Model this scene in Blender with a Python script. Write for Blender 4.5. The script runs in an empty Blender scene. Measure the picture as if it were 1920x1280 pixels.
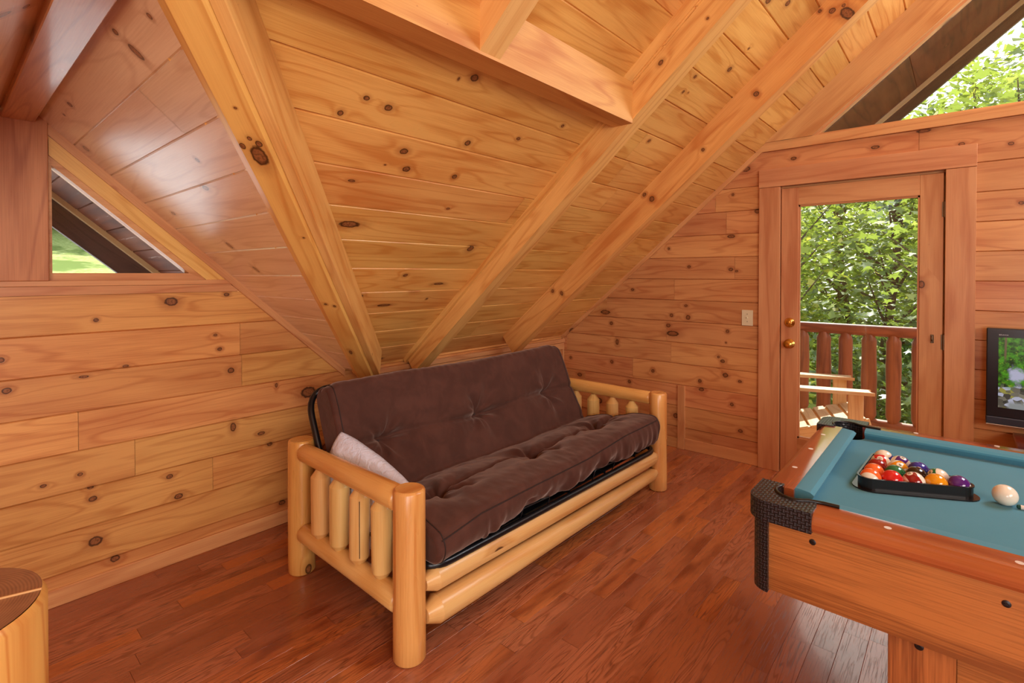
import bpy, math, random
import numpy as np
from mathutils import Vector, Matrix
R = math.radians
SC = bpy.context.scene
COL = SC.collection
rng = random.Random(11)
# ------------------------------------------------------------------ room constants (metres)
YW, XR = 2.904, 4.037              # back wall plane, door wall plane
K1, S1 = .83, .847                 # knee height and pitch of the main slope (rises towards -Y)
X0, S2 = 1.70, .89                 # foot and pitch of the dormer slope (rises towards -X)
Q1, Q2 = math.sqrt(1+S1*S1), math.sqrt(1+S2*S2)
def z1(y): return K1+S1*(YW-y)
def z2(x): return K1+S2*(X0-x)
RIDGE_Y, DORM_X = -1.2, .24

# ------------------------------------------------------------------ node helper
class NT:
    def __init__(s, name):
        s.mat = bpy.data.materials.new(name); s.mat.use_nodes = True
        s.t = s.mat.node_tree; s.t.nodes.clear()
        s.out = s.t.nodes.new('ShaderNodeOutputMaterial')
    def n(s, typ, **kw):
        nd = s.t.nodes.new('ShaderNode'+typ)
        for k, v in kw.items():
            if k.startswith('i_'):
                key = k[2:]
                key = int(key) if key.isdigit() else key.replace('_', ' ')
                s.put(nd.inputs[key], v)
            else: setattr(nd, k, v)
        return nd
    def put(s, sock, v):
        if isinstance(v, bpy.types.NodeSocket): s.t.links.new(v, sock)
        elif hasattr(v, 'outputs'): s.t.links.new(v.outputs[0], sock)
        else:
            if isinstance(v, (tuple, list)) and len(v) == 3 and sock.type == 'RGBA': v = (*v, 1)
            sock.default_value = v
    def m(s, op, a, b=None, c=None, clamp=False):
        nd = s.t.nodes.new('ShaderNodeMath'); nd.operation = op; nd.use_clamp = clamp
        for i, v in enumerate((a, b, c)):
            if v is not None: s.put(nd.inputs[i], v)
        return nd.outputs[0]
    def v(s, op, a, b=None):
        nd = s.t.nodes.new('ShaderNodeVectorMath'); nd.operation = op
        s.put(nd.inputs[0], a)
        if b is not None:
            s.put(nd.inputs[3] if op == 'SCALE' else nd.inputs[1], b)
        return nd.outputs[1] if op in ('LENGTH', 'DISTANCE', 'DOT_PRODUCT') else nd.outputs[0]
    def mix(s, f, a, b, mode='MIX'):
        nd = s.t.nodes.new('ShaderNodeMix'); nd.data_type = 'RGBA'; nd.blend_type = mode
        s.put(nd.inputs[0], f); s.put(nd.inputs[6], a); s.put(nd.inputs[7], b)
        return nd.outputs[2]
    def ss(s, x, lo, hi, a=0., b=1.):
        nd = s.t.nodes.new('ShaderNodeMapRange'); nd.interpolation_type = 'SMOOTHSTEP'
        s.put(nd.inputs[0], x)
        for i, q in enumerate((lo, hi, a, b)): s.put(nd.inputs[i+1], q)
        return nd.outputs[0]
    def noise(s, vec, scale=1., detail=2., rough=.5, dist=0., dim='3D'):
        nd = s.t.nodes.new('ShaderNodeTexNoise'); nd.noise_dimensions = dim
        s.put(nd.inputs['Vector'], vec); nd.inputs['Scale'].default_value = scale
        nd.inputs['Detail'].default_value = detail; nd.inputs['Roughness'].default_value = rough
        nd.inputs['Distortion'].default_value = dist
        return nd.outputs[0]
    def xyz(s, vec):
        nd = s.t.nodes.new('ShaderNodeSeparateXYZ'); s.put(nd.inputs[0], vec); return nd.outputs
    def comb(s, x, y, z=0.):
        nd = s.t.nodes.new('ShaderNodeCombineXYZ')
        for i, q in enumerate((x, y, z)): s.put(nd.inputs[i], q)
        return nd.outputs[0]
    def uv(s, name='uv'):
        nd = s.t.nodes.new('ShaderNodeUVMap'); nd.uv_map = name; return nd.outputs[0]
    def attr(s, name):
        nd = s.t.nodes.new('ShaderNodeAttribute'); nd.attribute_name = name; return nd
    def bump(s, h, strength=.3, dist=.002):
        nd = s.t.nodes.new('ShaderNodeBump'); s.put(nd.inputs['Height'], h)
        nd.inputs['Strength'].default_value = strength; nd.inputs['Distance'].default_value = dist
        return nd.outputs[0]
    def pbr(s, col, rough=.5, metal=0., spec=.5, normal=None, coat=0., coat_r=.1, sheen=0., emit=None, es=1.):
        b = s.t.nodes.new('ShaderNodeBsdfPrincipled')
        s.put(b.inputs['Base Color'], col); s.put(b.inputs['Roughness'], rough)
        b.inputs['Metallic'].default_value = metal; b.inputs['Specular IOR Level'].default_value = spec
        if normal is not None: s.put(b.inputs['Normal'], normal)
        b.inputs['Coat Weight'].default_value = coat; b.inputs['Coat Roughness'].default_value = coat_r
        if sheen:
            b.inputs['Sheen Weight'].default_value = sheen; b.inputs['Sheen Roughness'].default_value = .4
            b.inputs['Sheen Tint'].default_value = (.8, .6, .5, 1)
        if emit is not None:
            s.put(b.inputs['Emission Color'], emit); b.inputs['Emission Strength'].default_value = es
        s.t.links.new(b.outputs[0], s.out.inputs[0])
        return b
def lin(r, g, b):
    f = lambda c: (c/255/12.92) if c/255 <= .04045 else ((c/255+.055)/1.055)**2.4
    return (f(r), f(g), f(b))
def plain(name, rgb, rough=.5, metal=0., spec=.5, coat=0.):
    t = NT(name); t.pbr((*lin(*rgb), 1), rough, metal, spec, coat=coat); return t.mat

def pine(name, light, dark, knots=(), knot_amt=.5, rough=.3, ring=9., streak=.30, tone=.16, knotcol=(62, 30, 12), bumpy=.25, spec=.5, coat=0., coat_r=.12):
    """lacquered softwood: u runs along the grain, v across it, both in metres"""
    light, dark = [(c[0], c[1]*.99, c[2]*.90) for c in (light, dark)]
    t = NT(name)
    uv = t.uv('uv'); U, V, _ = t.xyz(uv)
    rnd = t.attr('rnd').outputs['Fac']
    D = None
    if knot_amt > 0:
        sc = t.comb(t.m('MULTIPLY', U, 1.9), t.m('MULTIPLY', V, 6.2))
        vo = t.n('TexVoronoi', voronoi_dimensions='2D', feature='F1', i_Vector=sc, i_Scale=1., i_Randomness=.95)
        pos = vo.outputs['Position']; px, py, _ = t.xyz(pos)
        du = t.m('MULTIPLY', t.m('SUBTRACT', U, t.m('DIVIDE', px, 1.9)), .72)
        dv = t.m('SUBTRACT', V, t.m('DIVIDE', py, 6.2))
        cr, cg, cb = t.xyz(vo.outputs['Color'])
        r = t.m('MAXIMUM', t.m('MULTIPLY', t.m('SUBTRACT', cr, 1-knot_amt), .024/max(knot_amt, .01)), .0004)
        d = t.v('LENGTH', t.comb(du, dv))
        D = t.m('DIVIDE', d, r)
    if knots:
        fl = t.uv('flat')
        wob = t.noise(fl, 60., 1., dim='2D')
        for (a, b, ra, rb) in knots:
            q = t.v('MULTIPLY', t.v('SUBTRACT', fl, (a, b, 0)), (1.38/ra, 1.38/rb, 0))
            dd = t.v('LENGTH', q)
            D = dd if D is None else t.m('MINIMUM', D, dd)
        D = t.m('ADD', D, t.m('MULTIPLY', t.m('SUBTRACT', wob, .5), .35))
    low = t.noise(t.comb(t.m('MULTIPLY', U, .55), t.m('MULTIPLY', V, 5.5), t.m('MULTIPLY', rnd, 40.)), 1., 2., .45, dim='2D')
    f = t.m('MULTIPLY', low, ring)
    if D is not None:
        f = t.m('ADD', f, t.m('MULTIPLY', t.m('EXPONENT', t.m('MULTIPLY', D, -.5)), 1.4))
    tri = t.m('ABSOLUTE', t.m('SUBTRACT', t.m('FRACT', f), .5))
    rings = t.ss(tri, .28, .5)
    st = t.noise(t.comb(t.m('MULTIPLY', U, 5.), t.m('MULTIPLY', V, 230.), rnd), 1., 2., .65, dim='2D')
    blot = t.noise(t.comb(t.m('MULTIPLY', U, 1.3), t.m('MULTIPLY', V, 9.), t.m('MULTIPLY', rnd, 7.)), 1., 2., .6, dim='2D')
    k = t.m('ADD', t.m('MULTIPLY', rings, .50), t.m('MULTIPLY', t.m('SUBTRACT', st, .42), streak*3))
    k = t.m('ADD', k, t.m('MULTIPLY', t.m('SUBTRACT', blot, .45), 1.7))
    k = t.m('ADD', k, .12, clamp=True)
    col = t.mix(k, (*lin(*light), 1), (*lin(*dark), 1))
    hv = t.n('HueSaturation', i_Hue=t.m('ADD', .494, t.m('MULTIPLY', rnd, .012)), i_Saturation=1.0,
             i_Value=t.m('ADD', 1-tone*.55, t.m('MULTIPLY', t.m('FRACT', t.m('MULTIPLY', rnd, 7.31)), tone)), i_Color=col)
    col = hv.outputs[0]
    hgt = t.m('MULTIPLY', st, .3)
    if D is not None:
        halo = t.ss(D, 3.2, .9)
        col = t.mix(t.m('MULTIPLY', halo, .45), col, (*lin(dark[0]*.72, dark[1]*.55, dark[2]*.45), 1))
        kin = t.ss(D, 1.28, .98)
        ringk = t.ss(t.m('ABSOLUTE', t.m('SUBTRACT', D, 1.0)), .34, .08)
        kc = t.mix(ringk, (*lin(150, 92, 52), 1), (*lin(*knotcol), 1))
        small = t.noise(uv, 130., 1., dim='2D')
        kc = t.mix(t.m('MULTIPLY', t.ss(small, .4, .7), .55), kc, (*lin(*knotcol), 1))
        col = t.mix(t.m('MULTIPLY', kin, .92), col, kc)
        hgt = t.m('SUBTRACT', hgt, t.m('MULTIPLY', ringk, .8))
    lac = t.noise(t.comb(t.m('MULTIPLY', U, 6.), t.m('MULTIPLY', V, 14.)), 1., 1., .5, dim='2D')
    hgt = t.m('ADD', hgt, t.m('MULTIPLY', lac, 1.6))
    nb = t.bump(hgt, bumpy, .0012)
    t.pbr(col, t.m('ADD', rough-.05, t.m('MULTIPLY', blot, .12)), spec=spec, normal=nb, coat=coat, coat_r=coat_r)
    return t.mat

# ------------------------------------------------------------------ mesh collector
def V3(*a): return Vector(a)
def clip_poly(P, a, b, c):
    """keep a*x+b*y<=c"""
    o = []
    for i in range(len(P)):
        p, q = P[i], P[(i+1) % len(P)]
        dp, dq = a*p[0]+b*p[1]-c, a*q[0]+b*q[1]-c
        if dp <= 0: o.append(p)
        if dp*dq < 0:
            t = dp/(dp-dq); o.append((p[0]+t*(q[0]-p[0]), p[1]+t*(q[1]-p[1])))
    return o
def area(P): return .5*sum(P[i][0]*P[(i+1) % len(P)][1]-P[(i+1) % len(P)][0]*P[i][1] for i in range(len(P)))
class MB:
    def __init__(s): s.v = []; s.f = []; s.uv = []; s.fl = []; s.r = []; s.m = []; s.sm = []
    def face(s, pts, uv, fl=None, rnd=0., mat=0, smooth=False):
        i = len(s.v); s.v += [tuple(p) for p in pts]; s.f.append(tuple(range(i, i+len(pts))))
        s.uv += list(uv); s.fl += list(fl if fl is not None else uv); s.r.append(rnd); s.m.append(mat); s.sm.append(smooth)
    def box(s, lo, hi, grain=0, mat=0, bev=0., M=None):
        """axis box; grain = axis index of the wood grain"""
        lo, hi = list(lo), list(hi)
        c = [(lo[i]+hi[i])/2 for i in range(3)]; h = [(hi[i]-lo[i])/2 for i in range(3)]
        s.obox(c, (1, 0, 0), (0, 1, 0), (0, 0, 1), h, grain, mat, bev, M)
    def obox(s, c, X, Y, Z, h, grain=0, mat=0, bev=0., M=None):
        ax = [Vector(X).normalized(), Vector(Y).normalized(), Vector(Z).normalized()]; c = Vector(c)
        rnd = rng.random(); uo, vo = rng.uniform(0, 60), rng.uniform(0, 60)
        others = [i for i in range(3) if i != grain]
        def P(q):
            p = c+ax[0]*q[0]+ax[1]*q[1]+ax[2]*q[2]
            return (M @ p) if M is not None else p
        b = min(bev, min(h)*.9)
        # chamfered box: 6 faces inset, 12 edge strips, 8 corners
        def fuv(q, k):
            o = [i for i in others if i != k] or others
            if k == grain: return (q[others[0]]+uo, q[others[1]]+vo), (q[others[0]]+10*k, q[others[1]])
            oo = [i for i in others if i != k][0]
            return (q[grain]+uo, q[oo]+vo+k*3.3), (q[grain]+h[grain], q[oo]+h[oo]+10*k)
        def addf(qs, k):
            pts = [P(q) for q in qs]; n = (pts[1]-pts[0]).cross(pts[2]-pts[0])
            mid = sum((Vector(q) for q in qs), Vector((0, 0, 0)))/len(qs)
            w = ax[0]*mid[0]+ax[1]*mid[1]+ax[2]*mid[2]
            if M is not None: w = M.to_3x3() @ w
            if n.dot(w) < 0: qs = qs[::-1]; pts = pts[::-1]
            us = [fuv(q, k) for q in qs]
            s.face(pts, [u[0] for u in us], [u[1] for u in us], rnd, mat)
        for k in range(3):
            i, j = [q for q in range(3) if q != k]
            for sg in (-1, 1):
                qs = []
                for a, d in ((-1, -1), (1, -1), (1, 1), (-1, 1)):
                    q = [0, 0, 0]; q[k] = sg*h[k]; q[i] = a*(h[i]-b); q[j] = d*(h[j]-b); qs.append(q)
                addf(qs, k)
        if b > 0:
            for k in range(3):
                i, j = [q for q in range(3) if q != k]
                for a in (-1, 1):
                    for d in (-1, 1):
                        q1 = [0, 0, 0]; q1[i] = a*h[i]; q1[j] = d*(h[j]-b)
                        q2 = [0, 0, 0]; q2[i] = a*(h[i]-b); q2[j] = d*h[j]
                        qs = []
                        for q, e in ((q1, -1), (q1, 1), (q2, 1), (q2, -1)):
                            w = list(q); w[k] = e*(h[k]-b); qs.append(w)
                        addf(qs, i if i != grain else j)
            for a in (-1, 1):
                for d in (-1, 1):
                    for e in (-1, 1):
                        qs = [[a*h[0], d*(h[1]-b), e*(h[2]-b)], [a*(h[0]-b), d*h[1], e*(h[2]-b)], [a*(h[0]-b), d*(h[1]-b), e*h[2]]]
                        addf(qs, others[0])
    def prism(s, P, O, U, V, N, d0, d1, grain_u=True, mat=0, rnd=None, smooth_side=False, gdir=None, gext=False):
        """closed outline P (a,b) lifted along N from d0 to d1"""
        O, U, V, N = Vector(O), Vector(U), Vector(V), Vector(N)
        if area(P) * (U.cross(V).dot(N)) < 0: P = P[::-1]
        rnd = rng.random() if rnd is None else rnd; uo, vo = rng.uniform(0, 60), rng.uniform(0, 60)
        f = (lambda a, b: (a+uo, b+vo)) if grain_u else (lambda a, b: (b+uo, a+vo))
        g = (lambda a, b: (a, b)) if grain_u else (lambda a, b: (b, a))
        if gdir is not None:
            gl = math.hypot(*gdir); gx, gy = gdir[0]/gl, gdir[1]/gl
            f = lambda a, b: (a*gx+b*gy+uo, -a*gy+b*gx+vo); g = lambda a, b: (a*gx+b*gy, -a*gy+b*gx)
        for d, PP in ((d1, P), (d0, P[::-1])):
            s.face([O+U*a+V*b+N*d for a, b in PP], [f(a, b) for a, b in PP], [g(a, b) for a, b in PP], rnd, mat)
        L = 0.
        for i in range(len(P)):
            p, q = P[i], P[(i+1) % len(P)]; l = math.hypot(q[0]-p[0], q[1]-p[1])
            pts = [O+U*p[0]+V*p[1]+N*d0, O+U*q[0]+V*q[1]+N*d0, O+U*q[0]+V*q[1]+N*d1, O+U*p[0]+V*p[1]+N*d1]
            us = [(uo+L, vo+d0), (uo+L+l, vo+d0), (uo+L+l, vo+d1), (uo+L, vo+d1)]
            if gext: us = [(v-vo+uo, u-uo+vo) for u, v in us]
            s.face(pts, us, None, rnd, mat, smooth_side); L += l
    def sweep(s, path, rad, seg=16, caps=True, mat=0, squash=None, smooth=True, closed=False):
        """round section along a path; rad scalar or list; u along, v around"""
        path = [Vector(p) for p in path]; n = len(path)
        if not hasattr(rad, '__len__'): rad = [rad]*n
        rnd = rng.random(); uo, vo = rng.uniform(0, 60), rng.uniform(0, 60)
        T = []
        for i in range(n):
            a = path[max(i-1, 0)] if not closed else path[(i-1) % n]; b = path[min(i+1, n-1)] if not closed else path[(i+1) % n]
            T.append((b-a).normalized())
        up = Vector((0, 0, 1)) if abs(T[0].z) < .9 else Vector((0, 1, 0))
        X = T[0].cross(up).normalized(); rings = []; L = 0.; Ls = []
        for i in range(n):
            if i: L += (path[i]-path[i-1]).length
            X = (X-T[i]*X.dot(T[i])).normalized(); Y = T[i].cross(X)
            Ls.append(L)
            rings.append([path[i]+(X*math.cos(2*math.pi*j/seg)+Y*math.sin(2*math.pi*j/seg))*rad[i]*(1 if squash is None else squash(i, 2*math.pi*j/seg)) for j in range(seg)])
        m = n if closed else n-1
        rr = max(rad)
        for i in range(m):
            k = (i+1) % n
            l1 = Ls[k] if k else L+.1
            for j in range(seg):
                j2 = (j+1) % seg; v0, v1 = 2*math.pi*rr*j/seg, 2*math.pi*rr*(j+1)/seg
                s.face([rings[i][j], rings[k][j], rings[k][j2], rings[i][j2]][::-1],
                       [(uo+Ls[i], vo+v0), (uo+l1, vo+v0), (uo+l1, vo+v1), (uo+Ls[i], vo+v1)][::-1], None, rnd, mat, smooth)
        if caps and not closed:
            for ring, c, fl in ((rings[0], path[0], False), (rings[-1], path[-1], True)):
                rg = ring if fl else ring[::-1]
                rg = rg[::-1]
                s.face(rg, [((p-c).x+uo, (p-c).y+(p-c).z+vo) for p in rg], None, rnd, mat)
        return rings
    def build(s, name, mats, parent=None, merge=True, sharp=.7):
        me = bpy.data.meshes.new(name)
        v = np.array(s.v, dtype=np.float32)
        lens = np.array([len(f) for f in s.f], dtype=np.int32)
        me.vertices.add(len(v)); me.vertices.foreach_set('co', v.ravel())
        me.loops.add(int(lens.sum())); me.loops.foreach_set('vertex_index', np.concatenate([np.array(f, dtype=np.int32) for f in s.f]))
        me.polygons.add(len(lens)); st = np.concatenate(([0], np.cumsum(lens)[:-1])).astype(np.int32)
        me.polygons.foreach_set('loop_start', st); me.polygons.foreach_set('loop_total', lens)
        me.polygons.foreach_set('material_index', np.array(s.m, dtype=np.int32))
        me.polygons.foreach_set('use_smooth', np.array(s.sm, dtype=bool))
        me.update(calc_edges=True)
        u = me.uv_layers.new(name='uv'); u.data.foreach_set('uv', np.array(s.uv, dtype=np.float32).ravel())
        w = me.uv_layers.new(name='flat'); w.data.foreach_set('uv', np.array(s.fl, dtype=np.float32).ravel())
        a = me.attributes.new('rnd', 'FLOAT', 'FACE'); a.data.foreach_set('value', np.array(s.r, dtype=np.float32))
        if merge and any(s.sm):
            import bmesh
            bm = bmesh.new(); bm.from_mesh(me); bmesh.ops.remove_doubles(bm, verts=bm.verts, dist=1e-5)
            for e in bm.edges:
                if len(e.link_faces) == 2 and e.calc_face_angle(0) > sharp: e.smooth = False
            bm.to_mesh(me); bm.free()
        for m in (mats if isinstance(mats, (list, tuple)) else [mats]): me.materials.append(m)
        o = bpy.data.objects.new(name, me); COL.objects.link(o)
        if parent is not None:
            o.parent = parent; o.matrix_parent_inverse = parent.matrix_world.inverted() if False else Matrix.Translation(-Vector(parent.location)) if parent.parent is None else Matrix.Identity(4)
        return o
def tag(o, label=None, cat=None, group=None, kind=None):
    if label: o['label'] = label
    if cat: o['category'] = cat
    if group: o['group'] = group
    if kind: o['kind'] = kind
    return o
def empty(name, loc=(0, 0, 0), **kw):
    o = bpy.data.objects.new(name, None); COL.objects.link(o); o.location = loc; o.empty_display_size = .1
    return tag(o, **kw)
def struct(mb, name, mat, label=None, parent=None):
    o = mb.build(name, mat, parent)
    if parent is None: o['kind'] = 'structure'
    if label: o['label'] = label
    return o
def boards(mb, poly, O, U, V, N, v0, pitch, cham=.005, depth=.005, lens=(1.2, 3.2), gap=.0008, seed=1, mat=0):
    """tongue and groove boards: rows of width `pitch` along U, clipped to the convex outline poly, grooves pressed back from the surface"""
    rg = random.Random(seed); O, U, V, N = Vector(O), Vector(U), Vector(V), Vector(N)
    bs = [p[1] for p in poly]; as_ = [p[0] for p in poly]
    k0 = math.floor((min(bs)-v0)/pitch); k1 = math.ceil((max(bs)-v0)/pitch)
    flip = U.cross(V).dot(N) < 0
    for k in range(k0, k1):
        b0, b1 = v0+k*pitch, v0+(k+1)*pitch
        if b1 < min(bs)+1e-4 or b0 > max(bs)-1e-4: continue
        a = min(as_)-rg.uniform(0, lens[1])
        while a < max(as_):
            L = rg.uniform(*lens); a0, a1 = a+gap, a+L-gap; a += L
            if a1 < min(as_): continue
            uo, vo, rn = rg.uniform(0, 80), rg.uniform(0, 80), rg.random()
            for (c0, c1, d0, d1) in ((b0, b0+cham, -depth, 0), (b0+cham, b1-cham, 0, 0), (b1-cham, b1, 0, -depth)):
                P = clip_poly(clip_poly(clip_poly(clip_poly(list(poly), 1, 0, a1), -1, 0, -a0), 0, 1, c1), 0, -1, -c0)
                if len(P) < 3 or abs(area(P)) < 1e-7: continue
                if (area(P) < 0) != flip: P = P[::-1]
                dep = lambda b: d0+(d1-d0)*(b-c0)/(c1-c0)
                mb.face([O+U*p+V*q+N*dep(q) for p, q in P], [(p-a0+uo, q-b0+vo) for p, q in P], [(p, q) for p, q in P], rn, mat)
    # backing just behind the boards
    P = list(poly)
    if (area(P) < 0) != flip: P = P[::-1]
    mb.face([O+U*p+V*q-N*(depth+.004) for p, q in P], [(p, q) for p, q in P], [(p+50, q+50) for p, q in P], .5, mat)
SKY_STRENGTH, SUN_E, EXPOSURE = .24, 7.5, 0.03
AREAS = [('gable daylight', (3.85, -1.3, 3.05), (1.2, 1.2, .9), 2.6, .9, 86, (.90, .95, 1.)),
         ('camera side fill', (-.6, -3.1, 2.1), (1.9, 2.2, 1.5), 2.4, 1.4, 115, (1., .95, .88)),  # added soft fill from behind the view, not a fixture of the room
         ('dormer fill', (-2.2, -1.3, 1.0), (.9, 2.0, 1.8), 1.6, 1.4, 62, (.92, .96, 1.))]  # unseen fill added low on the left to brighten the dormer slope
# ------------------------------------------------------------------ knots read off the boards (plane coordinates, metres)
KN_P1 = [(0.614, 1.862, 0.033, 0.019), (0.912, 1.748, 0.013, 0.013), (0.973, 1.828, 0.014, 0.011), (1.067, 1.816, 0.019, 0.015), (1.225, 1.654, 0.023, 0.017), (1.283, 1.574, 0.022, 0.017), (1.18, 1.575, 0.006, 0.004), (1.54, 1.582, 0.017, 0.014), (1.49, 1.761, 0.018, 0.016), (1.739, 1.848, 0.014, 0.01), (1.177, 1.241, 0.059, 0.023), (1.081, 1.472, 0.019, 0.008), (1.628, 1.394, 0.013, 0.008), (1.176, 1.065, 0.012, 0.009), (1.196, 1.094, 0.009, 0.009), (1.66, 0.903, 0.017, 0.014), (1.97, 1.131, 0.026, 0.026), (1.662, 0.646, 0.053, 0.012), (1.474, 0.737, 0.014, 0.011), (1.574, 0.528, 0.015, 0.012), (1.938, 0.827, 0.043, 0.012), (1.33, 2.03, 0.022, 0.018), (1.268, 2.005, 0.006, 0.008), (1.941, 1.975, 0.012, 0.01), (1.724, 2.434, 0.012, 0.01), (2.795, 2.584, 0.02, 0.017), (2.569, 2.46, 0.014, 0.011), (2.794, 2.709, 0.008, 0.008), (2.77, 2.953, 0.021, 0.018), (2.582, 2.372, 0.011, 0.011), (2.667, 2.068, 0.015, 0.012), (1.95, 0.056, 0.014, 0.011), (2.41, 0.485, 0.015, 0.011), (1.938, 0.688, 0.009, 0.009)]
KN_P2 = [(1.671, 1.841, 0.014, 0.011), (1.668, 1.782, 0.017, 0.031), (2.453, 1.819, 0.018, 0.012), (2.114, 1.369, 0.026, 0.014), (2.684, 1.301, 0.022, 0.012), (2.484, 1.082, 0.019, 0.024), (2.497, 0.921, 0.02, 0.025), (2.61, 1.813, 0.01, 0.006), (1.954, 1.47, 0.013, 0.011), (1.455, 1.809, 0.01, 0.01)]
KN_WB = [(0.199, 0.947, 0.019, 0.015), (0.184, 1.074, 0.013, 0.013), (1.046, 0.911, 0.02, 0.017), (0.593, 0.995, 0.015, 0.007), (0.442, 0.968, 0.021, 0.007), (0.972, 1.105, 0.011, 0.008), (0.992, 1.03, 0.014, 0.011), (0.486, 1.215, 0.012, 0.01), (1.027, 1.313, 0.017, 0.011), (0.306, 0.527, 0.013, 0.009), (0.426, 0.541, 0.012, 0.009), (0.469, 0.419, 0.019, 0.014), (0.462, 0.471, 0.014, 0.007), (0.801, 0.322, 0.024, 0.016), (0.764, 0.431, 0.018, 0.013), (0.477, 0.226, 0.031, 0.026), (0.547, 0.118, 0.022, 0.017), (1.313, 0.118, 0.024, 0.015), (1.2, 0.541, 0.024, 0.012), (1.246, 0.47, 0.018, 0.012), (1.472, 0.722, 0.057, 0.038), (1.284, 0.793, 0.009, 0.015), (1.055, 0.609, 0.017, 0.028), (0.982, 1.409, 0.008, 0.006)]
KN_WR = [(2.368, 0.979, 0.019, 0.019), (1.83, 0.995, 0.022, 0.018), (1.793, 0.931, 0.062, 0.026), (1.353, 0.982, 0.016, 0.016), (2.308, 0.816, 0.019, 0.029), (1.364, 0.894, 0.008, 0.008), (1.388, 0.748, 0.021, 0.016), (1.42, 0.778, 0.012, 0.012), (2.809, 0.624, 0.015, 0.015), (2.362, 0.634, 0.019, 0.019), (1.966, 0.601, 0.018, 0.018), (1.367, 0.643, 0.025, 0.021), (1.261, 0.609, 0.016, 0.012), (1.565, 0.571, 0.017, 0.017), (2.705, 0.474, 0.03, 0.02), (2.186, 0.48, 0.019, 0.019), (1.552, 0.505, 0.025, 0.017), (1.318, 0.425, 0.016, 0.016), (1.255, 0.234, 0.02, 0.016), (1.763, 0.258, 0.026, 0.026), (0.306, 2.332, 0.02, 0.013), (0.188, 2.3, 0.043, 0.013), (0.012, 2.189, 0.019, 0.013), (0.432, 2.239, 0.028, 0.014), (0.905, 2.237, 0.023, 0.015), (1.223, 2.205, 0.036, 0.024), (1.143, 1.884, 0.024, 0.02), (1.318, 2.024, 0.012, 0.012), (1.329, 1.708, 0.033, 0.016), (-0.198, 2.157, 0.015, 0.012), (1.828, 1.631, 0.013, 0.013), (1.656, 1.479, 0.017, 0.013), (1.331, 1.456, 0.02, 0.016), (2.158, 1.285, 0.019, 0.014), (1.681, 1.165, 0.017, 0.013), (1.803, 1.081, 0.018, 0.018), (1.663, 1.071, 0.022, 0.022), (2.429, 1.076, 0.058, 0.024), (-0.242, 1.819, 0.015, 0.012)]
KN_R3 = [(3.105, 0.133, 0.03, 0.05), (3.078, 0.063, 0.019, 0.017), (3.123, 0.087, 0.011, 0.011), (2.58, 0.088, 0.018, 0.018), (1.742, 0.026, 0.017, 0.014), (1.761, 0.085, 0.021, 0.021), (3.047, 0.014, 0.011, 0.011), (0.761, 0.036, 0.016, 0.016), (0.814, 0.101, 0.016, 0.02), (2.182, 0.096, 0.013, 0.013)]
KN_R2 = [(2.428, 0.039, 0.017, 0.012), (2.671, 0.076, 0.007, 0.007)]
# ------------------------------------------------------------------ materials
M_CEIL = pine('ceiling pine', (240, 184, 112), (212, 140, 72), KN_P1, .035, .30, tone=.2, ring=8)
M_CEIL2 = pine('dormer ceiling pine', (240, 206, 176), (216, 172, 142), KN_P2, .05, .38, tone=.14, ring=8, coat=.9, spec=.7, coat_r=.24)
M_WALLB = pine('back wall pine', (230, 169, 108), (198, 128, 74), KN_WB, .04, .38, tone=.2, ring=9)
M_WALLR = pine('door wall pine', (221, 161, 113), (192, 122, 80), KN_WR, .035, .38, tone=.22, ring=9)
M_TRIM = pine('trim pine', (224, 168, 120), (198, 132, 88), (), .14, .36, tone=.12, ring=5)
M_DOOR = pine('door fir', (216, 160, 120), (192, 128, 90), (), .05, .36, tone=.1, ring=4)
M_BEAM = pine('rafter pine', (240, 190, 120), (214, 148, 80), (), .10, .32, tone=.1, ring=6)
M_R3 = pine('right rafter pine', (238, 180, 114), (210, 136, 74), KN_R3, 0, .32, tone=.1, ring=6)
M_R2 = pine('middle rafter pine', (240, 190, 122), (212, 146, 82), KN_R2, 0, .32, tone=.1, ring=7)
M_LOG = pine('peeled log', (238, 196, 136), (218, 162, 96), (), .2, .3, tone=.12, ring=4, bumpy=.2)
M_LOGO = pine('golden log', (234, 180, 112), (208, 140, 74), (), .2, .26, tone=.1, ring=4, bumpy=.2)
M_OUTW = pine('stained outdoor log', (170, 104, 78), (124, 70, 50), (), .3, .5, tone=.1, ring=4)
M_SOFFIT = pine('brown soffit board', (108, 58, 36), (76, 38, 24), (), .1, .6, tone=.1, ring=4, spec=.2)
M_PALE = plain('pale drip edge', (206, 182, 136), .6)
M_FASCIA = pine('dark fascia', (84, 60, 58), (56, 40, 40), (), .1, .5)
M_CHAIR = pine('bare cedar', (222, 186, 150), (196, 150, 112), (), .1, .6)
M_BLACKM = plain('black powder coat', (16, 18, 22), .28)
M_BRASS = plain('brass', (214, 168, 84), .22, 1.)
M_STEEL = plain('hinge steel', (120, 105, 84), .35, 1.)
M_IVORY = plain('ivory plastic', (226, 214, 178), .4)

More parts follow.
